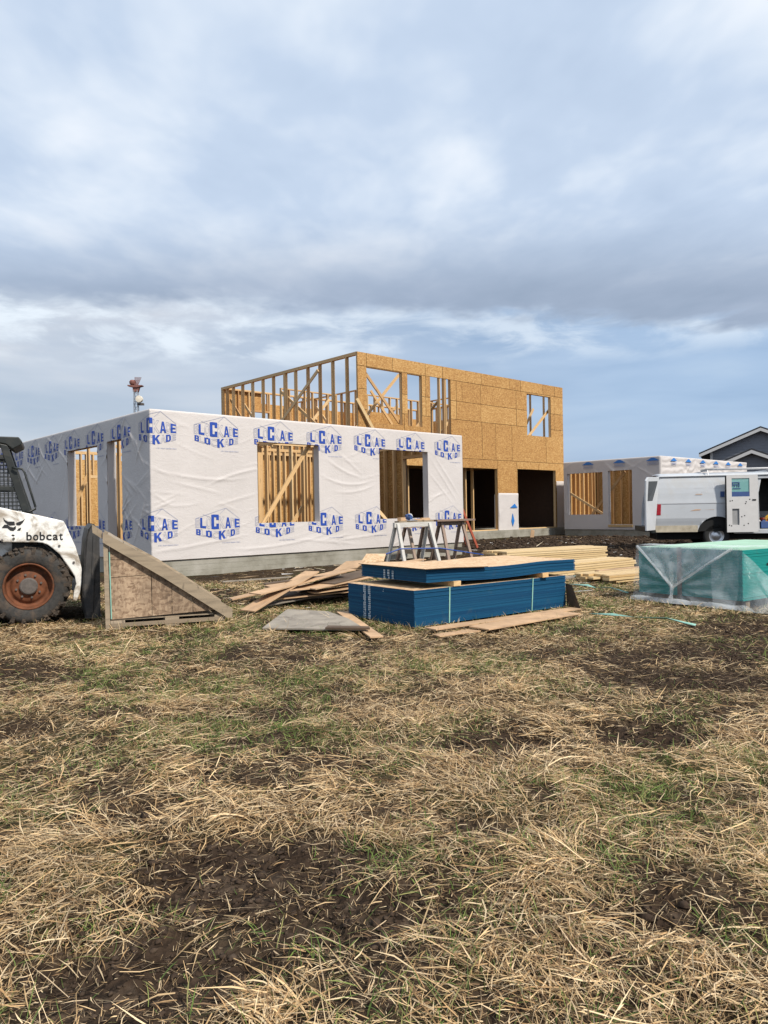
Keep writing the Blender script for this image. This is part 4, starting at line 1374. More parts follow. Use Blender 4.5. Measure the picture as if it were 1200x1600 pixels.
# ------------------------------------------------------------------ wooden ramp box in front of the loader bucket
ramp = thing('ramp_box', 'triangular OSB sided wooden ramp box on pallet blocks in front of the loader bucket', 'ramp', (-3.047, 7.928, 0.0), math.radians(20))
DR = 1.05
for y_ in (0.0, DR):
    sg = 1 if y_ == 0 else -1
    cut_ = [(0.035, y_ + 0.02 * sg, 0.115), (1.16, y_ + 0.02 * sg, 0.155), (0.035, y_ + 0.02 * sg, 0.925)]
    if y_ == 0:
        polys = [[(0.05, 0.115), (0.478, 0.128), (0.475, 0.585), (0.05, 0.568)], [(0.05, 0.575), (0.475, 0.592), (0.475, 0.64), (0.30, 0.755), (0.05, 0.765)], [(0.05, 0.772), (0.29, 0.762), (0.05, 0.925)],
                 [(0.484, 0.128), (0.694, 0.136), (0.694, 0.495), (0.484, 0.635)], [(0.70, 0.136), (0.92, 0.144), (0.92, 0.34), (0.70, 0.49)], [(0.926, 0.144), (1.19, 0.155), (0.926, 0.335)]]
        for p in polys:
            MB().prism([(x, 0.022 + RNG.uniform(0, 0.004), z) for x, z in p], (0, 0.012, 0)).obj('side_panel', 'osb_old', ramp)
    else:
        MB().prism([(0.05, y_ - 0.034, 0.115), (1.19, y_ - 0.034, 0.155), (0.05, y_ - 0.034, 0.925)], (0, 0.012, 0)).obj('side_panel', 'osb_old', ramp)
    yb = y_ if y_ == 0 else y_ - 0.04
    MB().prism([(-0.004, yb - 0.002, 0.0), (0.044, yb - 0.002, 0.0), (0.030, yb - 0.002, 0.955), (-0.016, yb - 0.002, 0.985)], (0, 0.05, 0)).obj('corner_post', 'lumber_grey', ramp)
    MB().prism([(-0.019, yb - 0.03, 0.962), (-0.019, yb - 0.03, 1.078), (0.59, yb - 0.03, 0.71), (0.9, yb - 0.03, 0.492), (1.36, yb - 0.03, 0.155), (1.355, yb - 0.03, 0.055), (1.30, yb - 0.03, 0.06), (0.6, yb - 0.03, 0.555)], (0, 0.036, 0)).obj('slope_board', 'lumber_grey', ramp)
MB().prism([(-0.127, 0.0, 1.163), (-0.121, 0.0, 1.07), (-0.023, 0.0, 1.0), (-0.023, 0.0, 1.085)], (0, 0.04, 0)).obj('slope_board', 'lumber_grey', ramp)
for i in range(8):
    f0, f1 = i / 8 + 0.004, (i + 1) / 8 - 0.004
    a0 = Vector((0.02 + 1.33 * f0, 0.03, 1.045 - 0.935 * f0))
    a1 = Vector((0.02 + 1.33 * f1, 0.03, 1.045 - 0.935 * f1))
    MB().prism([a0, a1, a1 + Vector((0.006, 0, 0.012)), a0 + Vector((0.006, 0, 0.012))], (0, DR - 0.06, 0)).obj('ramp_plank', 'lumber_grey', ramp)
for y_ in (0.004, 0.48, DR - 0.09):
    for x0, x1 in ((0.046, 0.195), (0.617, 0.768), (1.16, 1.27)):
        MB().box((x0, y_, 0.0), (x1, y_ + 0.085, 0.098)).obj('pallet_block', 'lumber_grey', ramp)
    MB().prism([(0.045, y_ - 0.004, 0.03), (1.28, y_ - 0.004, 0.032), (1.28, y_ - 0.004, 0.075), (0.045, y_ - 0.004, 0.072)], (0, 0.02, 0)).obj('pallet_rail', 'lumber_grey', ramp)
MB().box((0.05, 0.04, 0.10), (1.15, DR - 0.04, 0.112)).obj('pallet_deck', 'lumber_grey', ramp)
MB().prism([(0.04, 0.018, 0.86), (0.052, 0.018, 0.86), (0.062, 0.018, 0.12), (0.05, 0.018, 0.12)], (0, 0.006, 0)).obj('strap', 'strap_green', ramp)

# ------------------------------------------------------------------ stacks of blue edged sheets
PA = 0.648


def sheets(mb, x0, x1, y0, y1, z0, n, t, rnd, jit=0.004, sag=None, lift=None):
    """n sheets; sides blue (0), top sheet face tan (1)"""
    nx = 14
    for i in range(n):
        ja, jb, jc, jd = (rnd.uniform(-jit, jit) for _ in range(4))
        xs = np.linspace(x0 + ja, x1 + jb, nx + 1)
        za, zb = z0 + i * t + 0.0012, z0 + (i + 1) * t - 0.0012
        V = []
        for x in xs:
            dz_ = sag(x) if sag else 0.0
            V += [(x, y0 + jc, za + dz_), (x, y1 + jd, za + dz_), (x, y1 + jd, zb + dz_), (x, y0 + jc, zb + dz_)]
        b = len(mb.v)
        mb.v += V
        for k in range(nx):
            q = b + 4 * k
            mb.f += [(q, q + 4, q + 7, q + 3), (q + 1, q + 2, q + 6, q + 5), (q + 3, q + 7, q + 6, q + 2), (q, q + 1, q + 5, q + 4)]
            mb.m += [0, 0, 1 if i == n - 1 else 0, 0]
        mb.f += [(b, b + 3, b + 2, b + 1), (b + 4 * nx, b + 4 * nx + 1, b + 4 * nx + 2, b + 4 * nx + 3)]
        mb.m += [0, 0]


def stencil(y_cols, z0, z1, x, sz, parent, seed):
    """columns of worn white stencil print on a stack's end, too small to read"""
    rr = random.Random(seed)
    mb = MB()
    for yc, wd in y_cols:
        z = z0
        while z < z1 - sz * 0.6:
            h_ = sz * rr.uniform(0.55, 1.0)
            k = rr.choice((2, 3))
            for j in range(k):
                ya = yc + wd * (j / k) + 0.002
                yb = yc + wd * ((j + 1) / k) - 0.004
                if rr.random() < 0.85:
                    mb.add([(x, ya, z), (x, yb, z), (x, yb, z + h_), (x, ya, z + h_)], [(3, 2, 1, 0)])
            if rr.random() < 0.7:
                mb.add([(x, yc, z + h_ * 0.4), (x, yc + wd, z + h_ * 0.4), (x, yc + wd, z + h_ * 0.7), (x, yc, z + h_ * 0.7)], [(3, 2, 1, 0)])
            z += h_ + sz * 0.22
    mb.obj('stencil_print', 'stencil_white', parent)


rnd = random.Random(4)
stack1 = thing('sheet_stack', 'tall lower stack of blue edged OSB sheets with green straps on the grass', 'panel stack', (0.30, 7.595, 0), PA)
mb = MB()
sheets(mb, 0.0, 2.44, 0.0, 1.22, 0.03, 33, 0.0117, rnd)
mb.obj('sheet_bundle', ['blue_edge', 'osb_top'], stack1)
for x0 in (0.15, 1.2, 2.2):
    MB().box((x0, 0.03, -0.04), (x0 + 0.09, 1.19, 0.03)).obj('skid', 'lumber_grey', stack1)
for x0 in (0.475, 1.80):
    mb = MB()
    lean = 0.03 if x0 > 1 else 0.015
    mb.prism([(x0, -0.006, 0.03), (x0 + 0.016, -0.006, 0.03), (x0 + 0.016 + lean, -0.006, 0.417), (x0 + lean, -0.006, 0.417)], (0, 0.0015, 0))
    mb.box((x0 + lean, -0.006, 0.4165), (x0 + 0.016 + lean, 1.226, 0.4185))
    mb.obj('strap', 'strap_green', stack1)
stencil([(0.77, 0.045), (0.86, 0.05)], 0.04, 0.415, -0.0055, 0.022, stack1, 8)
stencil([(0.52, 0.02)], 0.36, 0.41, -0.0055, 0.02, stack1, 9)

stack2 = thing('sheet_stack', 'thin upper stack of blue edged OSB sheets sagging on wood spacer blocks', 'panel stack', (0.30, 7.595, 0), PA - 0.02)


def sag2(x):
    return -0.020 * math.sin(math.pi * min(max((x - 0.55) / 1.45, 0), 1)) + 0.012 * max(0, 0.5 - x) - 0.012 * max(0, x - 1.9)


mb = MB()
sheets(mb, 0.19, 2.60, 0.03, 1.25, 0.476, 12, 0.0118, rnd, 0.005, sag2)
mb.obj('sheet_bundle', ['blue_edge', 'osb_top'], stack2)
mb = MB()
sheets(mb, 0.14, 1.05, -0.02, 1.24, 0.620, 1, 0.010, rnd, 0.002, sag2)
mb.obj('loose_sheet', ['osb_edge', 'osb_top'], stack2)
for x0 in (0.55, 1.97):
    for i in range(1):
        MB().box((x0, 0.0, 0.4195), (x0 + 0.105, 1.22, 0.474)).obj('spacer_block', 'lumber', stack2)
stencil([(0.60, 0.035), (0.68, 0.04), (0.76, 0.035)], 0.483, 0.60, 0.183, 0.026, stack2, 12)


# ------------------------------------------------------------------ loose boards and offcuts
def loose(name, label, pts, z, th, mats, cat='board', group=None, tilt=None):
    """flat board given by its outline on the ground; tilt(x, y) adds height"""
    cx = sum(p[0] for p in pts) / len(pts)
    cy = sum(p[1] for p in pts) / len(pts)
    o = MB().prism([(p[0] - cx, p[1] - cy, (p[2] if len(p) > 2 else z)) for p in pts], (0, 0, th)).obj(name, mats)
    o.location = (cx, cy, 0)
    return tag(o, label, cat, group)


def strip(p0, p1, w):
    p0, p1 = Vector(p0), Vector(p1)
    t = (p1 - p0)
    s = Vector((-t.y, t.x, 0)).normalized() * w / 2
    return [tuple(p0 - s), tuple(p1 - s), tuple(p1 + s), tuple(p0 + s)]


loose('osb_strip', 'long tan OSB strip lying on grass right along the blue stack', strip((0.45, 7.36, 0.045), (2.3, 8.80, 0.03), 0.17), 0.03, 0.012, 'ply_tan')
loose('osb_strip', 'wider tan OSB strip in the grass, nearest of those beside the blue stack', [(0.84, 7.36, 0.062), (1.02, 7.22, 0.05), (2.22, 8.28, 0.04), (1.98, 8.44, 0.05)], 0.05, 0.012, 'ply_tan')
loose('osb_strip', 'short tan OSB scrap under the left end of the strips beside the blue stack', [(0.46, 7.16, 0.02), (0.52, 7.05, 0.02), (0.95, 7.28, 0.03), (0.86, 7.40, 0.03)], 0.03, 0.011, 'ply_tan')
loose('plywood_scrap', 'weathered grey plywood sheet with pointed corner lying flat on the grass', [(-1.30, 7.66, 0.03), (-0.66, 7.50, 0.035), (-0.20, 7.32, 0.05), (-0.42, 8.1, 0.05), (-0.69, 8.70, 0.05), (-1.22, 9.05, 0.04)], 0.03, 0.016, 'ply_grey')
loose('wood_scrap', 'dark narrow wood scrap on the point of the grey plywood sheet', [(-0.62, 7.42, 0.055), (-0.16, 7.27, 0.07), (-0.17, 7.36, 0.07), (-0.6, 7.56, 0.055)], 0.05, 0.02, 'ply_dark')
loose('plank', 'narrow tan plank lying between the grey plywood sheet and the blue stack', strip((-0.52, 8.68, 0.05), (-0.09, 7.02, 0.03), 0.13), 0.03, 0.014, 'ply_tan')
loose('leaning_panel', 'dark offcut panel leaning on the right end of the blue stack', [(2.27, 9.1, 0.0), (2.36, 8.78, 0.0), (2.30, 8.98, 0.29), (2.255, 9.10, 0.30)], 0.0, 0.012, 'ply_dark')
hr = random.Random(11)
loose('plank', 'long tan plank propped slantwise across the scrap board heap', strip((-1.72, 9.06, 0.03), (-1.0, 10.0, 0.43), 0.26), 0.03, 0.016, 'ply_tan')
loose('plank', 'tan plank poking out of the scrap heap towards the ramp box', strip((-2.2, 10.35, 0.03), (-1.25, 10.75, 0.20), 0.24), 0.03, 0.016, 'ply_tan')
loose('lath', 'thin grey lath lying alone on bare earth before the wrapped wall', strip((-2.9, 13.0, 0.03), (-1.75, 13.5, 0.05), 0.06), 0.03, 0.02, 'ply_grey')
for i in range(22):
    lay = i / 22
    cx, cy = -0.72 + hr.uniform(-0.45, 0.45), 10.35 + hr.uniform(-0.6, 0.9)
    a = math.radians(hr.uniform(8, 48))
    L_ = hr.uniform(0.9, 1.7)
    dx_, dy_ = math.cos(a) * L_ / 2, math.sin(a) * L_ / 2
    zz_ = 0.03 + lay * 0.36
    hm = hr.choice(('ply_tan', 'ply_tan', 'ply_tan', 'ply_grey', 'ply_dark', 'ply_dark'))
    loose('scrap_board', {'ply_tan': 'thin tan', 'ply_grey': 'thin weathered grey', 'ply_dark': 'thin dark brown'}[hm] + ' offcut board in the scrap heap left of the blue stacks',
          strip((cx - dx_, cy - dy_, zz_ * hr.uniform(0.6, 1.0)), (cx + dx_, cy + dy_, zz_ + hr.uniform(0.0, 0.08)), hr.uniform(0.10, 0.45)), 0.03, 0.014,
          hm, 'board', 'offcuts in the scrap heap')
loose('osb_scrap', 'pale OSB scrap propped up behind the left end of the blue stacks', [(-0.80, 11.0, 0.34), (-0.42, 10.9, 0.40), (-0.3, 11.2, 0.49), (-0.6, 11.3, 0.47)], 0.4, 0.014, 'ply_tan')
loose('osb_scrap', 'crumpled pale sheathing scrap on top of the heap by the sawhorses', [(-0.42, 12.3, 0.36), (-0.02, 12.2, 0.40), (0.02, 12.6, 0.50), (-0.32, 12.7, 0.50)], 0.4, 0.014, 'osb_top')
for i in range(12):
    cx, cy = hr.uniform(-0.35, 2.3), hr.uniform(13.4, 15.6)
    a = hr.uniform(-0.6, 0.9)
    L_ = hr.uniform(0.4, 1.1)
    hm = hr.choice(('ply_tan', 'ply_tan', 'osb_top', 'ply_dark'))
    loose('scrap_board', {'ply_tan': 'small tan wood offcut', 'osb_top': 'small pale OSB offcut', 'ply_dark': 'small dark wood offcut'}[hm] + ' in the litter in front of the sawhorses',
          strip((cx - math.cos(a) * L_ / 2, cy - math.sin(a) * L_ / 2, 0.03 + hr.uniform(0, 0.22)), (cx + math.cos(a) * L_ / 2, cy + math.sin(a) * L_ / 2, 0.05 + hr.uniform(0, 0.25)), hr.uniform(0.08, 0.3)), 0.03, 0.02,
          hm, 'board', 'offcuts before the sawhorses')
o = MB().tube([(-0.4, 13.6, 0.30), (0.3, 14.0, 0.52), (1.1, 14.4, 0.50), (2.0, 14.8, 0.33)], 0.014, 6).obj('power_cord', 'cable_blue', smooth=True)
tag(o, 'dark blue power cord looping over offcuts below the sawhorses', 'cord')


# ------------------------------------------------------------------ yellow lumber bundles
def lumber_bundle(label, end, ang, L_, nw, nh, w, t, jit, seed, gap=0.0):
    rr = random.Random(seed)
    th = thing('lumber_bundle', label, 'lumber', (end[0], end[1], end[2] if len(end) > 2 else 0.0), ang)
    for j in range(nh):
        for i in range(nw):
            e = rr.uniform(-jit, jit)
            z = 0.02 + t * (j + 0.5) + 0.0015 * j
            y = (i + 0.5) * (w + 0.006) + rr.uniform(-0.012, 0.012)
            board('plank', (e, y, z), (-L_ + rr.uniform(-jit, jit), y, z), w, t - 0.006, th, 'lumber_new')
    return th


LA = math.atan2(0.54, 0.84)
lumber_bundle('tall bundle of new yellow planks farthest behind the blue stacks', (4.93, 16.15), LA - 0.03, 2.9, 5, 9, 0.14, 0.040, 0.05, 3)
lumber_bundle('middle bundle of new yellow planks, five layers high, behind the blue stacks', (5.02, 14.62), LA + 0.10, 3.6, 4, 5, 0.14, 0.041, 0.06, 4)
lumber_bundle('low pile of yellow planks on the ground beside the green pile', (5.9, 13.15), LA - 0.02, 2.6, 5, 3, 0.14, 0.041, 0.16, 5)
for i, (p0, p1) in enumerate((((3.0, 12.6, 0.03), (4.3, 12.9, 0.05)), ((3.9, 13.4, 0.06), (5.4, 14.0, 0.10)))):
    loose('plank', ('grey plank lying on soil between the blue stack and yellow planks', 'single yellow plank lying loose between the lower lumber bundles')[i], strip(p0, p1, 0.13), 0.03, 0.035, ('ply_grey', 'ply_tan')[i])


def ribbon(label, pts, w, name='strap'):
    mb = MB()
    V, Fc = [], []
    for i, p in enumerate(pts):
        t = Vector(pts[min(i + 1, len(pts) - 1)]) - Vector(pts[max(i - 1, 0)])
        s = Vector((-t.y, t.x, 0)).normalized() * w / 2
        tw = Vector((0, 0, 0.012 * math.sin(i * 1.7)))
        V += [Vector(p) - s - tw, Vector(p) + s + tw]
        if i:
            Fc.append((2 * i - 2, 2 * i - 1, 2 * i + 1, 2 * i))
    o = mk(name, V, Fc, 'strap_green', smooth=True)
    sm = o.modifiers.new('solid', 'SOLIDIFY')
    sm.thickness = 0.002
    return tag(o, label, 'strap')


ribbon('pale green cut strap lying on soil between blue stack and green pile', [(2.9, 11.5, 0.05), (3.05, 11.0, 0.08), (3.12, 10.8, 0.06), (3.25, 10.5, 0.09), (3.4, 10.2, 0.05)], 0.035)
ribbon('pale green cut strap curling over dry grass before the green pile', [(2.30, 8.25, 0.05), (2.5, 8.02, 0.07), (2.7, 7.85, 0.06), (2.95, 7.66, 0.07), (3.05, 7.45, 0.06), (3.12, 7.33, 0.05)], 0.018)
ribbon('pale green cut strap beside the low pile of yellow planks', [(3.2, 12.7, 0.06), (3.4, 12.5, 0.08), (3.6, 12.2, 0.06)], 0.035)

# ------------------------------------------------------------------ green pile under plastic film
GA = math.atan2(0.57, 0.82)
gp = thing('green_panel_pile', 'pile of green coated panels loosely wrapped in clear plastic film', 'panel stack', (4.265, 8.685, 0), GA)
# local x along the long side (away to the right), local y towards the far left corner
PW, PL, PT = 1.44, 2.7, 0.72
rnd = random.Random(9)
mb = MB()
sheets(mb, 0.0, PL, 0.0, PW, 0.10, 34, 0.0180, rnd, 0.004)
mb.obj('panel_bundle', ['green_edge', 'green_top'], gp)
for x0 in (0.1, 1.2, 2.4):
    MB().box((x0, 0.02, -0.03), (x0 + 0.09, PW - 0.02, 0.10)).obj('skid', 'lumber_grey', gp)
MB().box((-0.012, 0.80, 0.02), (-0.006, 0.86, PT)).obj('edge_board', 'ply_dark', gp)
mb = MB()
for (a, b, z, l) in ((0.55, 0.95, 0.50, 0.03), (0.6, 0.8, 0.48, 0.015), (0.75, 1.0, 0.27, 0.03), (1.5, 1.9, 0.4, 0.03)):
    mb.box((a, -0.0075, z), (b, -0.005, z + l))
mb.obj('printed_mark', 'dark_void', gp)


def film_grid(name, fn, nu, nv, mat, parent):
    V = [fn(i / nu, j / nv) for j in range(nv + 1) for i in range(nu + 1)]
    Fc = [(j * (nu + 1) + i, j * (nu + 1) + i + 1, (j + 1) * (nu + 1) + i + 1, (j + 1) * (nu + 1) + i) for j in range(nv) for i in range(nu)]
    return mk(name, V, Fc, mat, parent, smooth=True)


def fb(a, b, s, o=3):
    return float(fbm(np.array(a), np.array(b), s, o))


# end face film (local x = 0 side), u: far left -> near corner, v: top -> bottom
def end_film(u, v):
    y = PW * (1 - u) + 0.012
    z = PT + 0.012 - (PT + 0.0) * v
    # creases radiating from the gathered knot
    ky, kz = 0.83, 0.22
    dy_, dz2 = y - ky, z - kz
    r = math.hypot(dy_, dz2)
    an = math.atan2(dz2, dy_)
    cre = 0.030 * math.sin(an * 17 + 3 * fb(r * 4, an, 5)) * min(1, r * 3) * math.exp(-r * 1.1)
    bell = 0.10 * v ** 3
    return (-0.035 - bell - cre - 0.05 * fb(y * 3, z * 3, 14), y, max(z, 0.012))


film_grid('film_end', end_film, 70, 40, 'film', gp)


# triangular flap hanging from the top edge down to the knot
def flap(u, v):
    yt = PW - 0.06 - (PW - 0.12) * u
    y = yt + (0.83 - yt) * v
    z = PT + 0.02 + (0.22 - PT - 0.02) * v
    return (-0.105 - 0.05 * v - 0.022 * math.sin(u * 21 + 2 * v) * (0.3 + v * 0.5) - 0.03 * fb(u * 5, v * 5, 24), y, z)


film_grid('film_flap', flap, 50, 30, 'film_white', gp)
for (ya, yb) in ((PW - 0.06, 0.83), (0.06, 0.83)):
    MB().tube([(-0.12, ya, PT + 0.01), (-0.145, (ya + yb) / 2, (PT + 0.22) / 2 + 0.01), (-0.17, yb, 0.22)], [0.018, 0.014, 0.02], 6).obj('film_fold', 'film_white', gp, smooth=True)
MB().tube([(-0.17, 0.83, 0.24), (-0.175, 0.84, 0.12), (-0.18, 0.86, 0.02)], [0.03, 0.018, 0.045], 7).obj('film_fold', 'film_white', gp, smooth=True)


# film over the front strip of the top
def top_film(u, v):
    return (-0.05 + (0.30 + 0.35 * u * u) * v, PW * (1 - u) + 0.012 - 0.02 * u, PT + 0.016 + 0.03 * fb(u * 7, v * 4, 34) * (1 - 0.5 * v))


film_grid('film_top', top_film, 40, 12, 'film_white', gp)


# loose sheet falling from the near corner and spreading on the ground to the right
def tail(u, v):
    """starts on the end face, turns the near corner and runs out along the long side"""
    if u < 0.2:
        x, yb = -0.10, 0.32 - (u / 0.2) * 0.42
    else:
        x, yb = -0.10 + (u - 0.2) / 0.8 * 2.1, -0.07
    k = max(0.0, (u - 0.16) / 0.84)
    top = max(PT + 0.015 - 1.05 * k ** 0.85, 0.10 + 0.02 * math.sin(u * 9))
    z = top * (1 - v) ** 1.15 + 0.015
    pl_ = 0.045 * math.sin(u * 30 + v * 2.5) * (0.15 + v)
    if u < 0.2:
        return (x - 0.12 * v ** 2 - pl_ - 0.03 * fb(u * 9, v * 5, 44), yb - 0.1 * v ** 2, z)
    return (x - 0.12 * v ** 2, yb - 0.10 * v - 0.45 * v ** 3 - pl_ - 0.05 * fb(u * 6, v * 5, 44), z + 0.03 * v * fb(u * 8, v * 6, 46))


film_grid('film_tail', tail, 60, 34, 'film', gp)
film_grid('film_hem', lambda u, v: (-0.12 - 0.10 * v + 0.02 * math.sin(u * 14), PW * (1 - u) - 0.25 * u * v, 0.02 + 0.05 * math.sin(math.pi * v) * (0.5 + fb(u * 9, v * 3, 54))), 50, 8, 'film_white', gp)

# ------------------------------------------------------------------ sawhorses, ladder, saw
WDIR = math.pi / 2 - 0.8296


def sawhorse(label, p, ang, L_, h_, mat, low=True):
    th = thing('sawhorse', label, 'sawhorse', (*p, 0), ang)
    board('beam', (-0.08, 0, h_ - 0.05), (L_ + 0.08, 0, h_ - 0.05), 0.06, 0.11, th, mat)
    for x, sx in ((0.02, -0.05), (L_ - 0.02, 0.05)):
        for s in (-1, 1):
            board('leg', (x, s * 0.035, h_ - 0.02), (x + sx, s * 0.30, 0.0), 0.045, 0.09, th, mat, (1, 0, 0))
        if low:
            board('cross_brace', (x + sx * 0.7, -0.25, 0.24), (x + sx * 0.7, 0.25, 0.24), 0.03, 0.10, th, 'lumber_grey')
    return th


UNIT['sawhorse_metal'] = unit_box('board_sawhorse_metal', 'sawhorse_metal')
sawhorse('light grey sawhorse with thick beam, leftmost in front of the wrapped wall', (0.28, 17.0), WDIR, 1.10, 0.97, 'sawhorse_metal', False)
sawhorse('reddish brown wooden sawhorse nearest the wrapped wall right end', (1.40, 18.2), WDIR, 0.80, 0.97, 'lumber_red')
sawhorse('brown wooden sawhorse standing behind the light grey one', (0.55, 18.0), WDIR + 0.1, 0.75, 0.93, 'lumber_red')
o = board('plank', (1.2, 18.0, 0.995), (2.25, 18.95, 0.995), 0.32, 0.045, None, 'lumber_red')
tag(o, 'red brown plank laid on top of the right sawhorse', 'board')
o = board('plank', (0.30, 17.25, 0.99), (1.25, 18.1, 0.995), 0.16, 0.038, None, 'lumber_grey')
tag(o, 'grey plank laid along the light grey sawhorse', 'board')
saw = thing('circular_saw', 'small blue and white power saw resting on the sawhorse planks', 'saw', (0.62, 17.52, 1.012), WDIR)
MB().box((-0.16, -0.09, 0.0), (0.18, 0.09, 0.012)).obj('base_plate', 'aluminium', saw)
MB().tube([(-0.02, -0.07, 0.075), (-0.02, 0.10, 0.075)], 0.05, 10).obj('motor', 'box_blue', saw)
MB().lathe([(0.0, 0.015), (0.085, 0.015), (0.085, 0.04), (0.0, 0.04)], 18, 'y', (0.03, 0, 0.09)).obj('blade_guard', 'trim_white', saw)
MB().tube([(-0.15, 0.0, 0.05), (-0.14, 0, 0.13), (-0.05, 0, 0.15), (0.05, 0, 0.12)], 0.017, 8).obj('handle', 'box_blue', saw)
for i, (x_, y_) in enumerate(((0.86, 17.75), (1.0, 17.86), (0.42, 17.36))):
    o = MB().box((-0.12, -0.05, 0), (0.12, 0.05, 0.04 + 0.02 * i)).obj('wood_block', 'ply_tan', bevel=0.004)
    o.location = (x_, y_, 1.012)
    o.rotation_euler = (0, 0, 0.5 * i)
    tag(o, ('small wood block right of the saw on the sawhorse plank', 'thicker wood block at the right end of the grey sawhorse plank', 'wood block left of the saw on the grey sawhorse plank')[i], 'wood block')

lad = thing('ladder', 'orange fibreglass ladder leaning at the right end of the wrapped wall', 'ladder', (2.93, 23.0, 0.0))
b0 = Vector((0.0, 0.0, 0.05))
t0 = Vector((-1.18, -1.25, 2.85))
sv = Vector((-0.675, 0.738, 0)) * 0.40
for k in (0, 1):
    MB().beam(b0 + sv * k, t0 + sv * k, 0.035, 0.085, up=(0.738, 0.675, 0)).obj('rail', 'ladder_orange', lad)
for i in range(1, 11):
    p = b0 + (t0 - b0) * (i / 11)
    MB().tube([p, p + sv], 0.017, 6).obj('rung', 'aluminium', lad)
o = MB().prism([(-0.08, 0, -0.05), (0.10, 0.02, -0.05), (0.12, 0.0, 0.25), (-0.02, 0.02, 0.30)], (0.02, 0.12, 0)).obj('wood_stump', 'ply_tan', bevel=0.01)
o.location = (6.4, 31.6, 0.05)
tag(o, 'small orange brown wood stub sticking out of dark soil before the block', 'wood stub')


# ------------------------------------------------------------------ white cargo van
van = thing('cargo_van', 'white cargo van with its side cargo door and rear door standing open', 'van', (7.96, 21.6, 0.0), math.radians(-10))
ROOFZ = 2.12


def van_rear(z):
    return 0.0 + 0.03 * max(0, z - 0.45) + 0.13 * max(0, z - 1.0) ** 1.8


def van_y(z):
    y = 0.0
    if z > 1.25:
        y += 0.11 * ((z - 1.25) / 0.87) ** 2
    if z < 0.70:
        y += 0.03
    if z < 0.86:
        y += 0.015
    if abs(z - 1.33) < 0.02:
        y -= 0.008
    return y


def van_bottom(x, wx):
    d = abs(x - wx)
    if d < 0.53:
        return 0.44 + math.sqrt(0.53 ** 2 - d * d) * 0.93
    return 0.48


def van_side(name, x0, x1, wx, ysgn, y0, mat):
    ncol = 70
    zlev = [0.0, 0.05, 0.12, 0.2, 0.25, 0.27, 0.36, 0.45, 0.50, 0.515, 0.53, 0.6, 0.7, 0.8, 0.9, 1.0]
    V, Fc = [], []
    for i in range(ncol + 1):
        f = i / ncol
        xb = x0 + (x1 - x0) * f
        zb = van_bottom(xb, wx)
        for r in zlev:
            z = max(zb, 0.48 + (ROOFZ - 0.48) * r) if r < 0.5 else 0.48 + (ROOFZ - 0.48) * r
            z = max(z, zb)
            sh = van_rear(z) * (1 - f) if x0 < 0.5 else 0
            V.append((xb + sh, y0 + ysgn * van_y(z), z))
    n = len(zlev)
    for i in range(ncol):
        for j in range(n - 1):
            a = i * n + j
            q = (a, a + n, a + n + 1, a + 1)
            pts = {tuple(round(c, 5) for c in V[k]) for k in q}
            if len(pts) >= 3:
                Fc.append(q)
    o = mk(name, V, Fc, mat, van, smooth=False)
    bm = bmesh.new()
    bm.from_mesh(o.data)
    bmesh.ops.remove_doubles(bm, verts=bm.verts, dist=1e-4)
    bmesh.ops.recalc_face_normals(bm, faces=bm.faces)
    bm.to_mesh(o.data)
    bm.free()
    s = o.modifiers.new('solid', 'SOLIDIFY')
    s.thickness = 0.03
    s.offset = -1
    return o


van_near = van_side('side_panel', 0.0, 2.90, 1.80, 1, 0.0, 'white_paint')
van_side('side_panel', 0.0, 4.35, 1.80, -1, 1.98, 'white_paint')
# roof: shallow arch
V, Fc = [], []
ys_ = np.linspace(0, 1, 13)
xs_ = [0.19, 0.3, 0.6, 1.5, 3.0, 4.3, 4.6]
for x in xs_:
    for t_ in ys_:
        y = 0.085 + 1.81 * t_
        z = ROOFZ - 0.005 + 0.13 * (1 - (2 * t_ - 1) ** 4) - (0.05 if x < 0.25 else 0)
        V.append((x, y, z))
for i in range(len(xs_) - 1):
    for j in range(12):
        a = i * 13 + j
        Fc.append((a, a + 13, a + 14, a + 1))
o = mk('roof', V, Fc, 'white_paint', van, smooth=True)
s = o.modifiers.new('solid', 'SOLIDIFY')
s.thickness = 0.03
MB().tube([(0.2, 0.088, ROOFZ + 0.012), (4.5, 0.088, ROOFZ + 0.012)], 0.022, 6).obj('rain_gutter', 'white_paint', van)
# sill, pillars, floor and lining
MB().box((2.28, 0.05, 0.42), (4.4, 0.16, 0.55)).obj('door_sill', 'white_paint', van, bevel=0.01)
MB().prism([(2.87, 0.03, 0.5), (2.97, 0.03, 0.5), (2.97, 0.09, 1.6), (3.07, 0.14, 2.06), (2.87, 0.14, 2.10)], (0, 0.07, 0)).obj('door_pillar', 'white_paint', van, bevel=0.008)
MB().box((2.85, 0.10, 2.02), (4.4, 0.2, ROOFZ)).obj('door_header', 'white_paint', van, bevel=0.01)
mb = MB()
mb.box((0.25, 0.10, 0.50), (4.4, 1.9, 0.56)).box((0.4, 1.85, 0.56), (4.4, 1.9, 2.05)).box((4.25, 0.15, 0.56), (4.3, 1.85, 2.05)).box((0.4, 0.16, 2.03), (4.3, 1.85, 2.06))
mb.obj('cargo_lining', 'black_paint', van)
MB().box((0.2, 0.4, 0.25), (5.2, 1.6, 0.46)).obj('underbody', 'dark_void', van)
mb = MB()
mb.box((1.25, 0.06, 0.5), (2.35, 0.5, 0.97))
mb.obj('wheel_housing', 'dark_void', van)
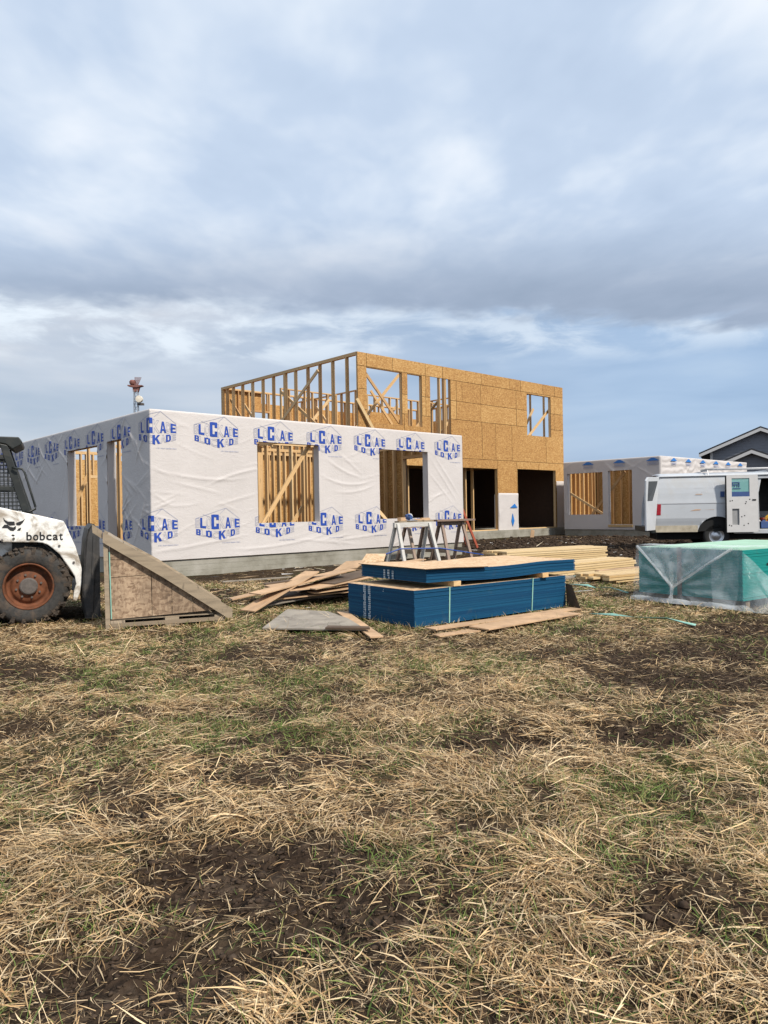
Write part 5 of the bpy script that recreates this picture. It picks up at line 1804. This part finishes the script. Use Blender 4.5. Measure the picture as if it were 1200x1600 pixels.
# cab and bonnet, beyond the frame
CABP = [(4.36, 0.45), (5.0, 0.45), (5.1, 0.85), (5.5, 0.95), (5.85, 0.8), (5.95, 0.5), (6.1, 0.5), (6.12, 0.95), (6.0, 1.2), (5.35, 1.32), (4.85, 2.05), (4.6, ROOFZ + 0.08), (4.36, ROOFZ + 0.1)]
MB().prism([(x, 0.03, z) for x, z in CABP], (0, 1.92, 0)).obj('cab', 'white_paint', van, bevel=0.04)
MB().prism([(4.55, 0.024, 1.4), (5.15, 0.024, 1.4), (4.8, 0.024, 1.95), (4.55, 0.024, 1.98)], (0, 0.01, 0)).obj('window', 'glass_dark', van)
for wx, yy, sg in ((1.80, 0.06, 1), (5.47, 0.06, 1), (1.80, 1.92, -1), (5.47, 1.92, -1)):
    mb = MB().lathe([(r, yy + sg * o_) for r, o_ in [(0.20, 0.03), (0.22, 0.0), (0.33, 0.0), (0.365, 0.03), (0.37, 0.12), (0.365, 0.21), (0.2, 0.23)]], 36, 'y', (wx, 0, 0.365))
    wt = mb.obj('tyre', 'van_tyre', van, smooth=True)
    mb = MB().lathe([(r, yy + sg * o_) for r, o_ in [(0.215, 0.02), (0.20, 0.015), (0.19, 0.05), (0.14, 0.075), (0.10, 0.03), (0.06, 0.01), (0.0, 0.01)]], 30, 'y', (wx, 0, 0.365))
    mb.obj('hub_cap', 'chrome', wt, smooth=True)
MB().prism([(0.11, -0.012, 0.99), (0.235, -0.012, 0.99), (0.25, -0.008, 1.32), (0.13, -0.008, 1.32)], (0, 0.05, 0)).obj('tail_light', 'tail_red', van, bevel=0.01)
mb = MB().box((-0.20, 0.05, 0.50), (0.04, 1.93, 0.66))
mb.box((-0.05, 0.03, 0.46), (0.30, 0.05, 0.62))
mb.obj('rear_bumper', 'black_paint', van, bevel=0.02)
plain('rocker_dirt', (0.42, 0.37, 0.28), 0.8, var=0.2, scale=5.0, dirt=(0.2, 0.15, 0.1), dirt_amt=0.5)
MB().prism([(0.10, 0.02, 0.485), (1.27, 0.02, 0.485), (1.27, 0.02, 0.68), (0.06, 0.02, 0.68)], (0, 0.012, 0)).obj('rocker_trim', 'rocker_dirt', van)
# rear doors: one shut on the far side, one swung open on this side
MB().prism([(0.05, 1.02, 0.55), (0.05, 1.9, 0.55), (0.2, 1.82, 2.06), (0.2, 1.02, 2.06)], (0.05, 0, 0)).obj('rear_door', 'white_paint', van, bevel=0.01)
hd = Vector((-0.36, -0.70, 0))
rd_ = []
for f, z in ((0, 0.55), (1, 0.55), (1, 1.5), (1.02, 2.0), (0.9, 2.10), (0.02, 2.12)):
    sh = van_rear(z) * 0.7 - 0.30 * max(0, z - 1.0) * f * 0.35
    rd_.append(Vector((0.02 + sh, 0.0, z)) + hd * f)
rdo = MB().prism(rd_, (0.05, -0.024, 0)).obj('rear_door', 'white_paint', van, bevel=0.012)
wv = []
for f, z in ((0.14, 1.42), (0.86, 1.42), (0.86, 1.98), (0.14, 2.0)):
    sh = van_rear(z) * 0.7 - 0.30 * max(0, z - 1.0) * f * 0.35
    wv.append(Vector((0.02 + sh, 0.0, z)) + hd * f + Vector((0.056, -0.027, 0)))
MB().prism(wv, (0.004, -0.002, 0)).obj('window', 'glass_dark', rdo)
MB().box((-0.02, -0.10, 1.02), (0.05, -0.03, 1.30)).obj('hinge_block', 'black_paint', rdo)
# side cargo door folded back against the flank
sd = cells_mesh('side_door', 't', 0.0, (-0.88, 0.0, 0.47, 2.12), [(-0.735, -0.235, 1.50, 2.03), (-0.73, -0.53, 0.68, 1.15)], 0.05, ['trim_white', 'trim_white'], van)
sd.location = (2.90, -0.02, 0)
sd.rotation_euler = (0, 0, math.radians(6))
MB().box((-0.76, -0.03, 1.48), (-0.21, -0.022, 2.05)).obj('window', 'glass_tint', sd)
MB().box((-0.735, -0.047, 1.50), (-0.235, -0.034, 1.64)).obj('blue_film', 'box_blue', sd)
mb = MB()
for (a, b, c_, d_) in ((-0.70, -0.53, 1.90, 1.92), (-0.72, -0.70, 1.80, 1.92), (-0.53, -0.51, 1.78, 1.92), (-0.68, -0.55, 1.84, 1.86), (-0.66, -0.645, 1.78, 1.86), (-0.58, -0.565, 1.78, 1.86), (-0.70, -0.48, 1.73, 1.745)):
    mb.box((a, -0.047, c_), (b, -0.034, d_))
mb.obj('window_sticker', 'box_blue', sd)
MB().box((-0.73, -0.012, 0.68), (-0.53, -0.004, 1.15)).obj('door_pocket', 'box_grey', sd)
for (a, z) in ((-0.80, 1.36), (-0.74, 1.37), (-0.35, 1.33), (-0.37, 1.28), (-0.25, 1.40), (-0.40, 0.93), (-0.83, 0.66), (-0.77, 0.64), (-0.42, 0.65), (-0.3, 0.70), (-0.48, 0.90)):
    MB().box((a, -0.0535, z), (a + 0.03, -0.049, z + 0.03)).obj('latch_hole', 'dark_void', sd)
MB().box((-0.905, -0.05, 0.47), (-0.884, 0.0, 2.10)).obj('door_seal', 'dark_void', sd)
MB().box((1.90, -0.02, 1.50), (2.01, -0.006, 1.66)).obj('tape_patch', 'box_blue', van)
# ghost of old lettering and rust scratches on the flank
plain('ghost_grey', (0.48, 0.48, 0.49), 0.5, var=0.1)
plain('rust_scratch', (0.50, 0.33, 0.22), 0.6, var=0.2)
rr = random.Random(31)


def flank(mb, x0, x1, z0, z1):
    mb.add([(x0, van_y(z0) - 0.003, z0), (x1, van_y(z0) - 0.003, z0), (x1, van_y(z1) - 0.003, z1), (x0, van_y(z1) - 0.003, z1)], [(0, 1, 2, 3)])


mb = MB()
for x in np.arange(1.62, 2.08, 0.07):
    if rr.random() < 0.85:
        flank(mb, x, x + 0.014, 1.80, 1.92)
    if rr.random() < 0.5:
        flank(mb, x, x + 0.04, 1.855, 1.868)
flank(mb, 1.60, 2.05, 1.765, 1.772)
flank(mb, 1.18, 1.45, 1.765, 1.772)
for x in np.arange(1.15, 1.6, 0.06):
    if rr.random() < 0.6:
        flank(mb, x, x + 0.022, 1.62 + rr.uniform(0, 0.03), 1.66 + rr.uniform(0, 0.02))
mb.obj('faded_lettering', 'ghost_grey', van)
mb = MB()
mb.add([(1.05, -0.006, 1.10), (1.34, -0.006, 1.12), (1.36, -0.006, 1.15), (1.22, -0.006, 1.155)], [(0, 1, 2, 3)])
mb.add([(1.40, -0.006, 1.135), (1.72, -0.006, 1.13), (1.72, -0.006, 1.14)], [(0, 1, 2)])
mb.add([(1.2, -0.0, 1.58), (1.42, 0.0, 1.58), (1.4, 0.0, 1.60), (1.24, 0.0, 1.60)], [(0, 1, 2, 3)])
mb.obj('rust_scratch', 'rust_scratch', van)
mb = MB()
flank(mb, 0.28, 2.86, 1.322, 1.332)
mb.obj('crease_shade_line', 'ghost_grey', van)  # thin strip drawn as the shading line of the body crease
mb = MB()
mb.add([(0.12, 0.0105, 0.862), (1.3, 0.0105, 0.862), (1.3, 0.0105, 0.872), (0.12, 0.0105, 0.872)], [(0, 1, 2, 3)])
mb.obj('crease_shade_line', 'ghost_grey', van)  # painted shading line at the lower step of the flank
MB().box((-0.16, -0.062, 1.38), (-0.06, -0.05, 1.42)).obj('door_handle', 'black_paint', sd)
# roof rack with a tube
for x_ in (1.6, 3.4):
    MB().tube([(x_, 0.1, ROOFZ + 0.02), (x_, 0.16, ROOFZ + 0.16), (x_, 1.8, ROOFZ + 0.16), (x_, 1.88, ROOFZ + 0.02)], 0.018, 6).obj('rack_bar', 'aluminium', van)
MB().tube([(1.7, 0.3, ROOFZ + 0.20), (4.6, 0.3, ROOFZ + 0.20)], 0.03, 8).obj('rack_tube', 'trim_white', van, smooth=True)
MB().tube([(1.45, 0.34, ROOFZ + 0.17), (1.6, 0.28, ROOFZ + 0.21), (1.9, 0.33, ROOFZ + 0.23)], 0.035, 6).obj('rack_clamp', 'box_grey', van)


def inside(name, label, cat, mb, mat, x, y, z, **kw):
    o = mb.obj(name, mat, **kw)
    a = math.radians(-10)
    o.location = (7.96 + x * math.cos(a) - y * math.sin(a), 21.6 + x * math.sin(a) + y * math.cos(a), z)
    return tag(o, label, cat)


coil = MB()
for k in range(6):
    r = 0.12 + 0.012 * k
    coil.tube([(r * math.cos(t_ * 0.4 + k), 0.03 * math.sin(t_ + k), 0.17 + r * math.sin(t_ * 0.4 + k)) for t_ in range(18)], 0.009, 5)
inside('cable_coil', 'yellow cable coil hanging inside the open van doorway', 'cable', coil, 'cable_yellow', 3.40, 0.42, 0.62)
inside('tool_box', 'blue tool box on the van floor just inside the doorway', 'box', MB().box((-0.14, -0.12, 0), (0.14, 0.12, 0.2)).box((-0.05, -0.02, 0.2), (0.05, 0.02, 0.24)), 'box_blue', 3.16, 0.30, 0.565, bevel=0.012)
inside('crate', 'red crate stacked behind the blue tool box in the van', 'box', MB().box((-0.2, -0.14, 0), (0.2, 0.14, 0.3)).box((-0.22, -0.16, 0.26), (0.22, 0.16, 0.3)), 'box_red', 3.40, 0.75, 0.565, bevel=0.01)
inside('bag', 'crumpled pale sack on the van floor near the door pillar', 'bag', MB().lathe([(0.0, 0.0), (0.11, 0.0), (0.13, 0.08), (0.10, 0.2), (0.05, 0.27), (0.07, 0.31), (0.0, 0.31)], 9, 'z'), 'trim_white', 3.08, 0.62, 0.565, smooth=True)
inside('bucket', 'brown bucket on the stacked load inside the van', 'bucket', MB().lathe([(0.0, 0.0), (0.11, 0.0), (0.135, 0.28), (0.14, 0.28), (0.14, 0.30), (0.12, 0.30), (0.10, 0.04), (0.0, 0.04)], 16, 'z'), 'ply_tan', 3.16, 1.2, 1.06, smooth=True)
inside('shelf_box', 'grey storage box under the brown bucket in the van', 'box', MB().box((-0.25, -0.25, 0), (0.35, 0.25, 0.49)).box((-0.05, -0.26, 0.3), (0.15, -0.25, 0.38)), 'box_grey', 3.18, 1.25, 0.565, bevel=0.012)

# ------------------------------------------------------------------ grey neighbour house
nb = thing('neighbour_house', 'grey sided house with two gables and white trim behind the right wing', 'house', (24.9, 48.0, 0), math.radians(-26))


def gable(x_l, x_r, ridge_x, z_e, z_r, y0, depth, over, z_base=0.0):
    """gable end facing the viewer with lap siding, fascia boards and a roof"""
    sl = (z_r - z_e) / (ridge_x - x_l)
    wl, wr = x_l + over, x_r - over

    def topz(x):
        return z_r - abs(x - ridge_x) * sl - 0.12
    mb = MB()
    z = z_base
    while z < z_r - 0.2:
        z1 = z + 0.185
        if z1 > topz(wl):
            xa = max(wl, ridge_x - (z_r - 0.12 - z1) / sl)
            xb = min(wr, ridge_x + (z_r - 0.12 - z1) / sl)
        else:
            xa, xb = wl, wr
        if xb - xa > 0.1:
            mb.add([(xa, y0 - 0.022, z), (xb, y0 - 0.022, z), (xb, y0 - 0.004, z1), (xa, y0 - 0.004, z1), (xa, y0, z), (xb, y0, z)], [(0, 1, 2, 3), (4, 5, 1, 0)])
        z = z1
    mb.add([(wl, y0, z_base), (wr, y0, z_base), (wr, y0, topz(wr)), (ridge_x, y0, topz(ridge_x)), (wl, y0, topz(wl))], [(0, 1, 2, 3, 4)])
    mb.add([(wl, y0, z_base), (wl, y0, topz(wl)), (wl, y0 + depth, topz(wl)), (wl, y0 + depth, z_base)], [(0, 1, 2, 3)])
    mb.add([(wr, y0, z_base), (wr, y0, topz(wr)), (wr, y0 + depth, topz(wr)), (wr, y0 + depth, z_base)], [(0, 1, 2, 3)])
    mb.obj('siding', 'siding_grey', nb)
    MB().box((wl - 0.03, y0 - 0.05, z_base), (wl + 0.13, y0 - 0.024, topz(wl))).obj('corner_trim', 'trim_white', nb)
    rf = MB()
    yf = y0 - 0.45
    for sgn, xe in ((-1, x_l), (1, x_r)):
        ze = z_r - abs(xe - ridge_x) * sl
        rf.prism([(xe, yf, ze), (ridge_x, yf, z_r), (ridge_x, yf, z_r + 0.14), (xe, yf, ze + 0.14)], (0, depth + 0.9, 0))
    rfo = rf.obj('roof', 'roof_dark', nb)
    for sgn, xe in ((-1, x_l), (1, x_r)):
        ze = z_r - abs(xe - ridge_x) * sl
        MB().prism([(xe, yf - 0.03, ze - 0.17), (ridge_x, yf - 0.03, z_r - 0.17), (ridge_x, yf - 0.03, z_r + 0.03), (xe, yf - 0.03, ze + 0.03)], (0, 0.028, 0)).obj('fascia', 'trim_white', rfo)
        MB().prism([(xe, yf, ze - 0.05), (ridge_x, yf, z_r - 0.05), (ridge_x, yf, z_r - 0.02), (xe, yf, ze - 0.02)], (0, 0.44, 0)).obj('soffit', 'trim_white', rfo)


gable(-3.75, 3.75, 0.0, 4.72, 6.30, 0.45, 9.0, 0.72)
gable(-2.65, 1.45, -0.6, 3.72, 4.60, -3.5, 3.9, 0.4)

# ------------------------------------------------------------------ radio tower behind the wing
tw = thing('radio_tower', 'slim lattice radio tower with red top antenna and cream dish behind the wing', 'tower', (-43.9, 130, 0))
hw = 0.30
mb = MB()
for sx, sy in ((-1, -1), (1, -1), (1, 1), (-1, 1)):
    mb.beam((sx * hw * 1.6, sy * hw * 1.6, 0), (sx * hw, sy * hw, 23.6), 0.09, 0.09)
mb.obj('mast_leg', 'tower_steel', tw)
mb = MB()
for i in range(24):
    z0 = i * 0.98
    s_ = hw * (1.6 - 0.6 * i / 24)
    c4 = [(-s_, -s_), (s_, -s_), (s_, s_), (-s_, s_)]
    for k in range(4):
        a, b = c4[k], c4[(k + 1) % 4]
        mb.beam((*a, z0), (*b, z0), 0.05, 0.05)
        mb.beam((*a, z0), (*b, z0 + 0.98), 0.04, 0.04)
mb.obj('lattice', 'tower_steel', tw)
mb = MB()
mb.prism([(-1.35, -0.5, 24.3), (-0.3, -0.5, 24.05), (0.4, -0.5, 24.05), (1.25, -0.5, 24.3), (1.25, -0.5, 24.42), (-1.35, -0.5, 24.5)], (0, 1.0, 0))
mb.prism([(-0.45, -0.3, 23.3), (0.45, -0.3, 23.3), (0.7, -0.3, 24.1), (-0.5, -0.3, 24.1)], (0, 0.6, 0))
mb.obj('platform', 'antenna_red', tw)
mb = MB()
mb.lathe([(0.15, 24.4), (0.55, 24.7), (0.62, 25.1), (0.4, 25.4)], 12, 'z', (-0.55, 0, 0))
mb.obj('horn_antenna', 'antenna_red', tw)
mb = MB()
for k in range(9):
    f = k / 8
    mb.beam((-0.15 + 0.9 * f * 0.7, -0.35, 24.4), (-0.05 + 1.15 * f, -0.35, 25.85 - 0.05 * f), 0.05, 0.05)
for k in range(6):
    f = k / 5
    mb.beam((-0.15 + 0.08 * f, -0.35, 24.45 + 1.4 * f), (0.5 + 0.6 * f, -0.35, 24.45 + 1.35 * f), 0.04, 0.04)
mb.obj('grid_reflector', 'antenna_red', tw)
MB().lathe([(0.0, -0.55), (0.58, -0.5), (0.62, -0.4), (0.62, 0.1), (0.0, 0.15)], 20, 'y', (0.75, -0.4, 21.9)).obj('dish', 'antenna_cream', tw)
mb = MB().box((0.3, -0.4, 20.9), (1.35, 0.3, 21.25))
mb.obj('dish_bracket', 'hub_grey', tw)


# ------------------------------------------------------------------ dead grass, green grass, soil clods
g = np.random.default_rng(12)


def blades_object(name, label, cat, pos, heading, length, width, elev, droop, colr, nseg=3):
    N = len(pos)
    t = np.linspace(0, 1, nseg + 1)
    dirv = np.stack([np.cos(heading), np.sin(heading)], -1)
    side = np.stack([-np.sin(heading), np.cos(heading)], -1)
    roll = g.uniform(-0.9, 0.9, N)
    curl = g.normal(0, 0.22, N)
    V = np.zeros((N, nseg + 1, 2, 3))
    for k, tk in enumerate(t):
        e = elev - droop * tk
        adv = length * tk
        hx = adv * np.cos(elev - droop * tk * 0.5)
        hz = adv * np.sin(elev - droop * tk * 0.5)
        cx = pos[:, 0] + dirv[:, 0] * hx + side[:, 0] * curl * adv * tk
        cy = pos[:, 1] + dirv[:, 1] * hx + side[:, 1] * curl * adv * tk
        cz = pos[:, 2] + hz
        w = width * (1.0 if k < nseg else 0.15) * (0.75 if k == 0 else 1.0) * 0.5
        V[:, k, 0] = np.stack([cx - side[:, 0] * w * np.cos(roll), cy - side[:, 1] * w * np.cos(roll), cz - w * np.sin(roll)], -1)
        V[:, k, 1] = np.stack([cx + side[:, 0] * w * np.cos(roll), cy + side[:, 1] * w * np.cos(roll), cz + w * np.sin(roll)], -1)
    # keep every point above the soil
    gz = Hgt(V[..., 0], V[..., 1])
    V[..., 2] = np.maximum(V[..., 2], gz + 0.004)
    nv = (nseg + 1) * 2
    base = (np.arange(N) * nv)[:, None, None]
    q = np.array([[2 * k, 2 * k + 1, 2 * k + 3, 2 * k + 2] for k in range(nseg)])[None]
    F_ = (base + q).reshape(-1)
    me = bpy.data.meshes.new(name)
    me.vertices.add(N * nv)
    me.vertices.foreach_set('co', V.reshape(-1).astype(np.float32))
    me.loops.add(len(F_))
    me.loops.foreach_set('vertex_index', F_.astype(np.int32))
    nf = N * nseg
    me.polygons.add(nf)
    me.polygons.foreach_set('loop_start', np.arange(nf) * 4)
    me.polygons.foreach_set('loop_total', np.full(nf, 4))
    ca = me.attributes.new('col', 'FLOAT_COLOR', 'POINT')
    C4 = np.ones((N, nv, 4), np.float32)
    C4[:, :, :3] = colr[:, None, :]
    ca.data.foreach_set('color', C4.reshape(-1))
    me.materials.append(MATS['blade'])
    me.update()
    o = link(bpy.data.objects.new(name, me))
    return tag(o, label, cat, kind='stuff')


# footprints where nothing grows: (cx, cy, angle, x0, x1, y0, y1)
FOOT = [(0.30, 7.595, PA, 0.0, 2.44, 0.0, 1.22), (4.265, 8.685, GA, -0.25, 2.8, -0.1, 1.45), (-3.047, 7.928, math.radians(20), 0, 1.3, 0.0, 1.0), (-4.13, 8.43, SK, -2.0, 0.8, 0.0, 1.6)]
BOARDS = [(-1.25, -0.25, 7.5, 8.9), (0.75, 1.9, 7.45, 8.25)]


def free(x, y):
    ok = np.ones(len(x), bool)
    for cx, cy, a, x0, x1, y0, y1 in FOOT:
        lx = (x - cx) * math.cos(a) + (y - cy) * math.sin(a)
        ly = -(x - cx) * math.sin(a) + (y - cy) * math.cos(a)
        ok &= ~((lx > x0) & (lx < x1) & (ly > y0) & (ly < y1))
    return ok


def sample(n0, dmin, dmax, power, ref):
    """points over the field in front of the camera, thinning with distance"""
    d = np.linspace(dmin, dmax, 400)
    dens = n0 * np.minimum(1, (ref / d) ** power) * (1.16 * d + 2.4)
    cum = np.cumsum(dens) * (d[1] - d[0])
    N = int(cum[-1])
    dd = np.interp(g.uniform(0, cum[-1], N), cum, d)
    x = g.uniform(-0.5, 0.5, N) * (1.16 * dd + 2.4)
    return x, dd


STRAW = np.array([(0.69, 0.49, 0.265), (0.58, 0.395, 0.20), (0.75, 0.58, 0.355), (0.44, 0.275, 0.13), (0.20, 0.12, 0.06), (0.65, 0.485, 0.30)])

# 1. matted dead grass, combed in swirls
x, y = sample(10500, 1.2, 13.5, 1.25, 2.6)
cov = 1 - bareness(x, y)
pat = 0.6 * fbm(x * 1.7, y * 1.7, 91, 3) + 0.4 * fbm(x * 6.5, y * 6.5, 95, 2)
keep = free(x, y) & (g.uniform(0, 1, len(x)) < np.clip(coverage(x, y), 0.045, 1))
x, y = x[keep], y[keep]
d = np.hypot(x, y)
N = len(x)
swirl = fbm(x * 0.9, y * 0.9, 101, 3) * 2 * math.pi * 2.2
head = swirl + g.normal(0, 0.95, N)
ln = np.clip(g.lognormal(-2.95, 0.58, N), 0.012, 0.24)
wd = np.maximum(g.uniform(0.0013, 0.0046, N) * (0.8 + ln * 1.8), d * 0.00050)
el = g.normal(0.10, 0.20, N)
dr = g.normal(0.25, 0.30, N)
z = Hgt(x, y) + g.uniform(0.0, 0.030, N) * (0.4 + cov[keep])
ci = STRAW[g.integers(0, len(STRAW), N)] * g.uniform(0.62, 1.15, (N, 1))
dim = 0.84 + 0.36 * np.clip((fbm(x * 1.2, y * 1.2, 131, 3) - 0.3) * 1.6, 0, 1)
ci = ci * dim[:, None]
blades_object('dry_grass', 'matted straw coloured dead grass across the foreground', 'grass', np.stack([x, y, z], -1), head, ln, wd, el, dr, ci, 2)

# short broken bits, everywhere, thinner on the bare soil
x, y = sample(3600, 1.2, 10.0, 1.35, 2.4)
keep = free(x, y) & (g.uniform(0, 1, len(x)) < 1 - 0.55 * bareness(x, y))
x, y = x[keep], y[keep]
N = len(x)
d = np.hypot(x, y)
ci = STRAW[g.integers(0, len(STRAW), N)] * g.uniform(0.35, 1.0, (N, 1))
blades_object('straw_chaff', 'short broken straw bits strewn over soil and matted grass', 'grass', np.stack([x, y, Hgt(x, y) + 0.004], -1), g.uniform(0, 2 * math.pi, N), np.clip(g.lognormal(-3.75, 0.5, N), 0.008, 0.07), np.maximum(g.uniform(0.0012, 0.0042, N), d * 0.0005), g.normal(0.1, 0.25, N), g.normal(0.1, 0.2, N), ci, 1)

# 2. tussocks of longer pale straw
x, y = sample(9, 1.25, 9.5, 0.7, 2.6)
cov = 1 - bareness(x, y)
keep = free(x, y) & (g.uniform(0, 1, len(x)) < coverage(x, y) ** 1.3)
x, y = x[keep], y[keep]
per = 46
N = len(x) * per
lean = np.repeat(fbm(x * 0.9, y * 0.9, 101, 3) * 2 * math.pi * 2.2, per)
rad = np.abs(g.normal(0, 0.055, N))
th_ = g.uniform(0, 2 * math.pi, N)
X = np.repeat(x, per) + rad * np.cos(th_)
Y = np.repeat(y, per) + rad * np.sin(th_)
d = np.hypot(X, Y)
head = lean + g.normal(0, 0.75, N)
ln = np.clip(g.normal(0.105, 0.05, N), 0.025, 0.28) * np.repeat(g.uniform(0.6, 1.25, len(x)), per)
wd = np.maximum(g.uniform(0.0016, 0.0050, N), d * 0.0005)
el = np.clip(g.normal(0.45, 0.28, N), 0.02, 1.2)
dr = el * g.uniform(1.0, 2.0, N)
ci = STRAW[g.integers(0, 4, N)] * g.uniform(0.7, 1.15, (N, 1))
Z = Hgt(X, Y) + g.uniform(0, 0.015, N)
blades_object('straw_tussocks', 'long pale dead grass tussocks lying over the matted straw', 'grass', np.stack([X, Y, Z], -1), head, ln, wd, el, dr, ci, 4)

# 3. young green grass pushing through
x, y = sample(6500, 1.2, 13.5, 1.05, 2.6)
gn = blob(x, y, GREEN, 7)
pn = fbm(x * 1.9, y * 1.9, 151, 4)
pr = np.clip(gn * 1.5 * np.clip((fbm(x * 6, y * 6, 161, 3) - 0.3) * 3, 0, 1) + np.clip((pn - 0.50) * 3.6, 0, 0.6) + 0.03, 0, 1) * (1 - 0.9 * bareness(x, y)) * np.clip((np.hypot(x, y) - 0.4) / 3.4, 0.28, 1)
keep = free(x, y) & (g.uniform(0, 1, len(x)) < pr)
x, y = x[keep], y[keep]
N = len(x)
d = np.hypot(x, y)
head = g.uniform(0, 2 * math.pi, N)
ln = np.clip(g.normal(0.058, 0.024, N), 0.02, 0.15)
wd = np.maximum(g.uniform(0.0014, 0.0036, N), d * 0.00046)
el = g.normal(0.85, 0.35, N)
dr = g.uniform(0.2, 1.3, N)
GC = np.array([(0.085, 0.138, 0.028), (0.125, 0.185, 0.038), (0.17, 0.205, 0.055), (0.065, 0.105, 0.024), (0.25, 0.24, 0.085)])
ci = GC[g.integers(0, len(GC), N)] * g.uniform(0.75, 1.3, (N, 1))
blades_object('green_grass', 'young green grass growing through the dead straw', 'grass', np.stack([x, y, Hgt(x, y)], -1), head, ln, wd, el, dr, ci)

# litter of wood slivers, straw and wrap shreds on the dug soil and round the scrap heap
N = 2600
x = np.concatenate([g.uniform(1.0, 12.0, 1500), g.uniform(-3.5, 3.5, 1100)])
y = np.concatenate([g.uniform(15.5, 31, 1500), g.uniform(9.5, 17.5, 1100)])
sl = (x + 4.59) * 0.738 + (y - 14.37) * 0.675
tl = -(x + 4.59) * 0.675 + (y - 14.37) * 0.738
keep = free(x, y) & ~(((sl < 9.4) & (tl > -0.15)) | ((sl > 10.9) & (tl > 6.3)) | ((sl > 22.4) & (tl > 0.7)))
x, y = x[keep], y[keep]
N = len(x)
ci = np.array([(0.55, 0.39, 0.21), (0.42, 0.28, 0.15), (0.60, 0.50, 0.36), (0.25, 0.17, 0.10), (0.62, 0.60, 0.57)])[g.integers(0, 5, N)] * g.uniform(0.6, 1.1, (N, 1))
blades_object('wood_litter', 'pale wood slivers and straw littering the dug soil before the house', 'litter', np.stack([x, y, Hgt(x, y) + 0.012], -1), g.uniform(0, 2 * math.pi, N), np.clip(g.lognormal(-2.0, 0.7, N), 0.04, 0.7), g.uniform(0.008, 0.035, N), g.normal(0.06, 0.06, N), g.normal(0.05, 0.05, N), ci, 1)

# grass left standing round the feet of the stacks, ramp and loader
px_, py_ = [], []
for cx, cy, a, x0, x1, y0, y1 in FOOT:
    for k in range(2600):
        e = g.integers(0, 3)
        off = abs(g.normal(0, 0.05)) + 0.005
        if e == 0:
            lx, ly = g.uniform(x0, x1), y0 - off
        elif e == 1:
            lx, ly = x0 - off, g.uniform(y0, y1)
        else:
            lx, ly = x1 + off, g.uniform(y0, y1)
        px_.append(cx + lx * math.cos(a) - ly * math.sin(a))
        py_.append(cy + lx * math.sin(a) + ly * math.cos(a))
x, y = np.array(px_), np.array(py_)
keep = free(x, y) & (g.uniform(0, 1, len(x)) < np.clip((fbm(x * 3, y * 3, 171, 3) - 0.3) * 3, 0.05, 1))
x, y = x[keep], y[keep]
N = len(x)
isg = g.uniform(0, 1, N) < 0.5
ci = np.where(isg[:, None], GC[g.integers(0, len(GC), N)], STRAW[g.integers(0, len(STRAW), N)]) * g.uniform(0.75, 1.2, (N, 1))
blades_object('base_grass', 'mixed green and straw grass standing round the feet of stacks and machine', 'grass', np.stack([x, y, Hgt(x, y)], -1), g.uniform(0, 2 * math.pi, N), np.clip(g.normal(0.075, 0.03, N), 0.02, 0.17), np.full(N, 0.0042), g.normal(0.95, 0.3, N), g.uniform(0.2, 1.4, N), ci)

# 4. soil clods on the bare places and the dug soil by the house
xa, ya = sample(2600, 1.3, 8.5, 1.0, 2.6)
ka = free(xa, ya) & (g.uniform(0, 1, len(xa)) < np.clip(blob(xa, ya, BARE, 3) * 1.1, 0.015, 1))
xa, ya = xa[ka], ya[ka]
ra = np.clip(g.lognormal(-5.5, 0.62, len(xa)), 0.0015, 0.022)
xb, yb = g.uniform(0.5, 13.5, 7000), g.uniform(17, 32, 7000)
kb = (g.uniform(0, 1, 7000) < blob(xb, yb, MUD, 5)) & ~((xb > 7.6) & (yb > 21.3) & (yb < 24))
sl = (xb + 4.59) * 0.738 + (yb - 14.37) * 0.675
tl = -(xb + 4.59) * 0.675 + (yb - 14.37) * 0.738
kb &= ~(((sl < 9.3) & (tl > -0.1)) | ((sl > 10.9) & (tl > 6.3)) | ((sl > 22.4) & (tl > 0.7)))
xb, yb = xb[kb], yb[kb]
rb_ = np.clip(g.lognormal(-3.45, 0.5, len(xb)), 0.012, 0.085)
X, Y, Rr = np.concatenate([xa, xb]), np.concatenate([ya, yb]), np.concatenate([ra, rb_])
bm = bmesh.new()
bmesh.ops.create_icosphere(bm, subdivisions=1, radius=1)
bm.verts.ensure_lookup_table()
IV = np.array([v.co[:] for v in bm.verts])
IF = np.array([[v.index for v in f.verts] for f in bm.faces])
bm.free()
n = len(X)
sc = g.uniform(0.45, 1.5, (n, len(IV), 1)) * Rr[:, None, None] * g.uniform(0.7, 1.3, (n, 1, 3)) * np.array([1, 1, 0.6])
VV = IV[None] * sc + np.stack([X, Y, Hgt(X, Y) + Rr * 0.25], -1)[:, None, :]
FF = (IF[None] + (np.arange(n) * len(IV))[:, None, None]).reshape(-1, 3)
me = bpy.data.meshes.new('soil_clods')
me.vertices.add(n * len(IV))
me.vertices.foreach_set('co', VV.reshape(-1).astype(np.float32))
me.loops.add(FF.size)
me.loops.foreach_set('vertex_index', FF.reshape(-1).astype(np.int32))
me.polygons.add(len(FF))
me.polygons.foreach_set('loop_start', np.arange(len(FF)) * 3)
me.polygons.foreach_set('loop_total', np.full(len(FF), 3))
me.materials.append(MATS['clod_soil'])
me.update()
tag(link(bpy.data.objects.new('soil_clods', me)), 'dark crumbly soil clods on bare and dug ground', 'soil', kind='stuff')
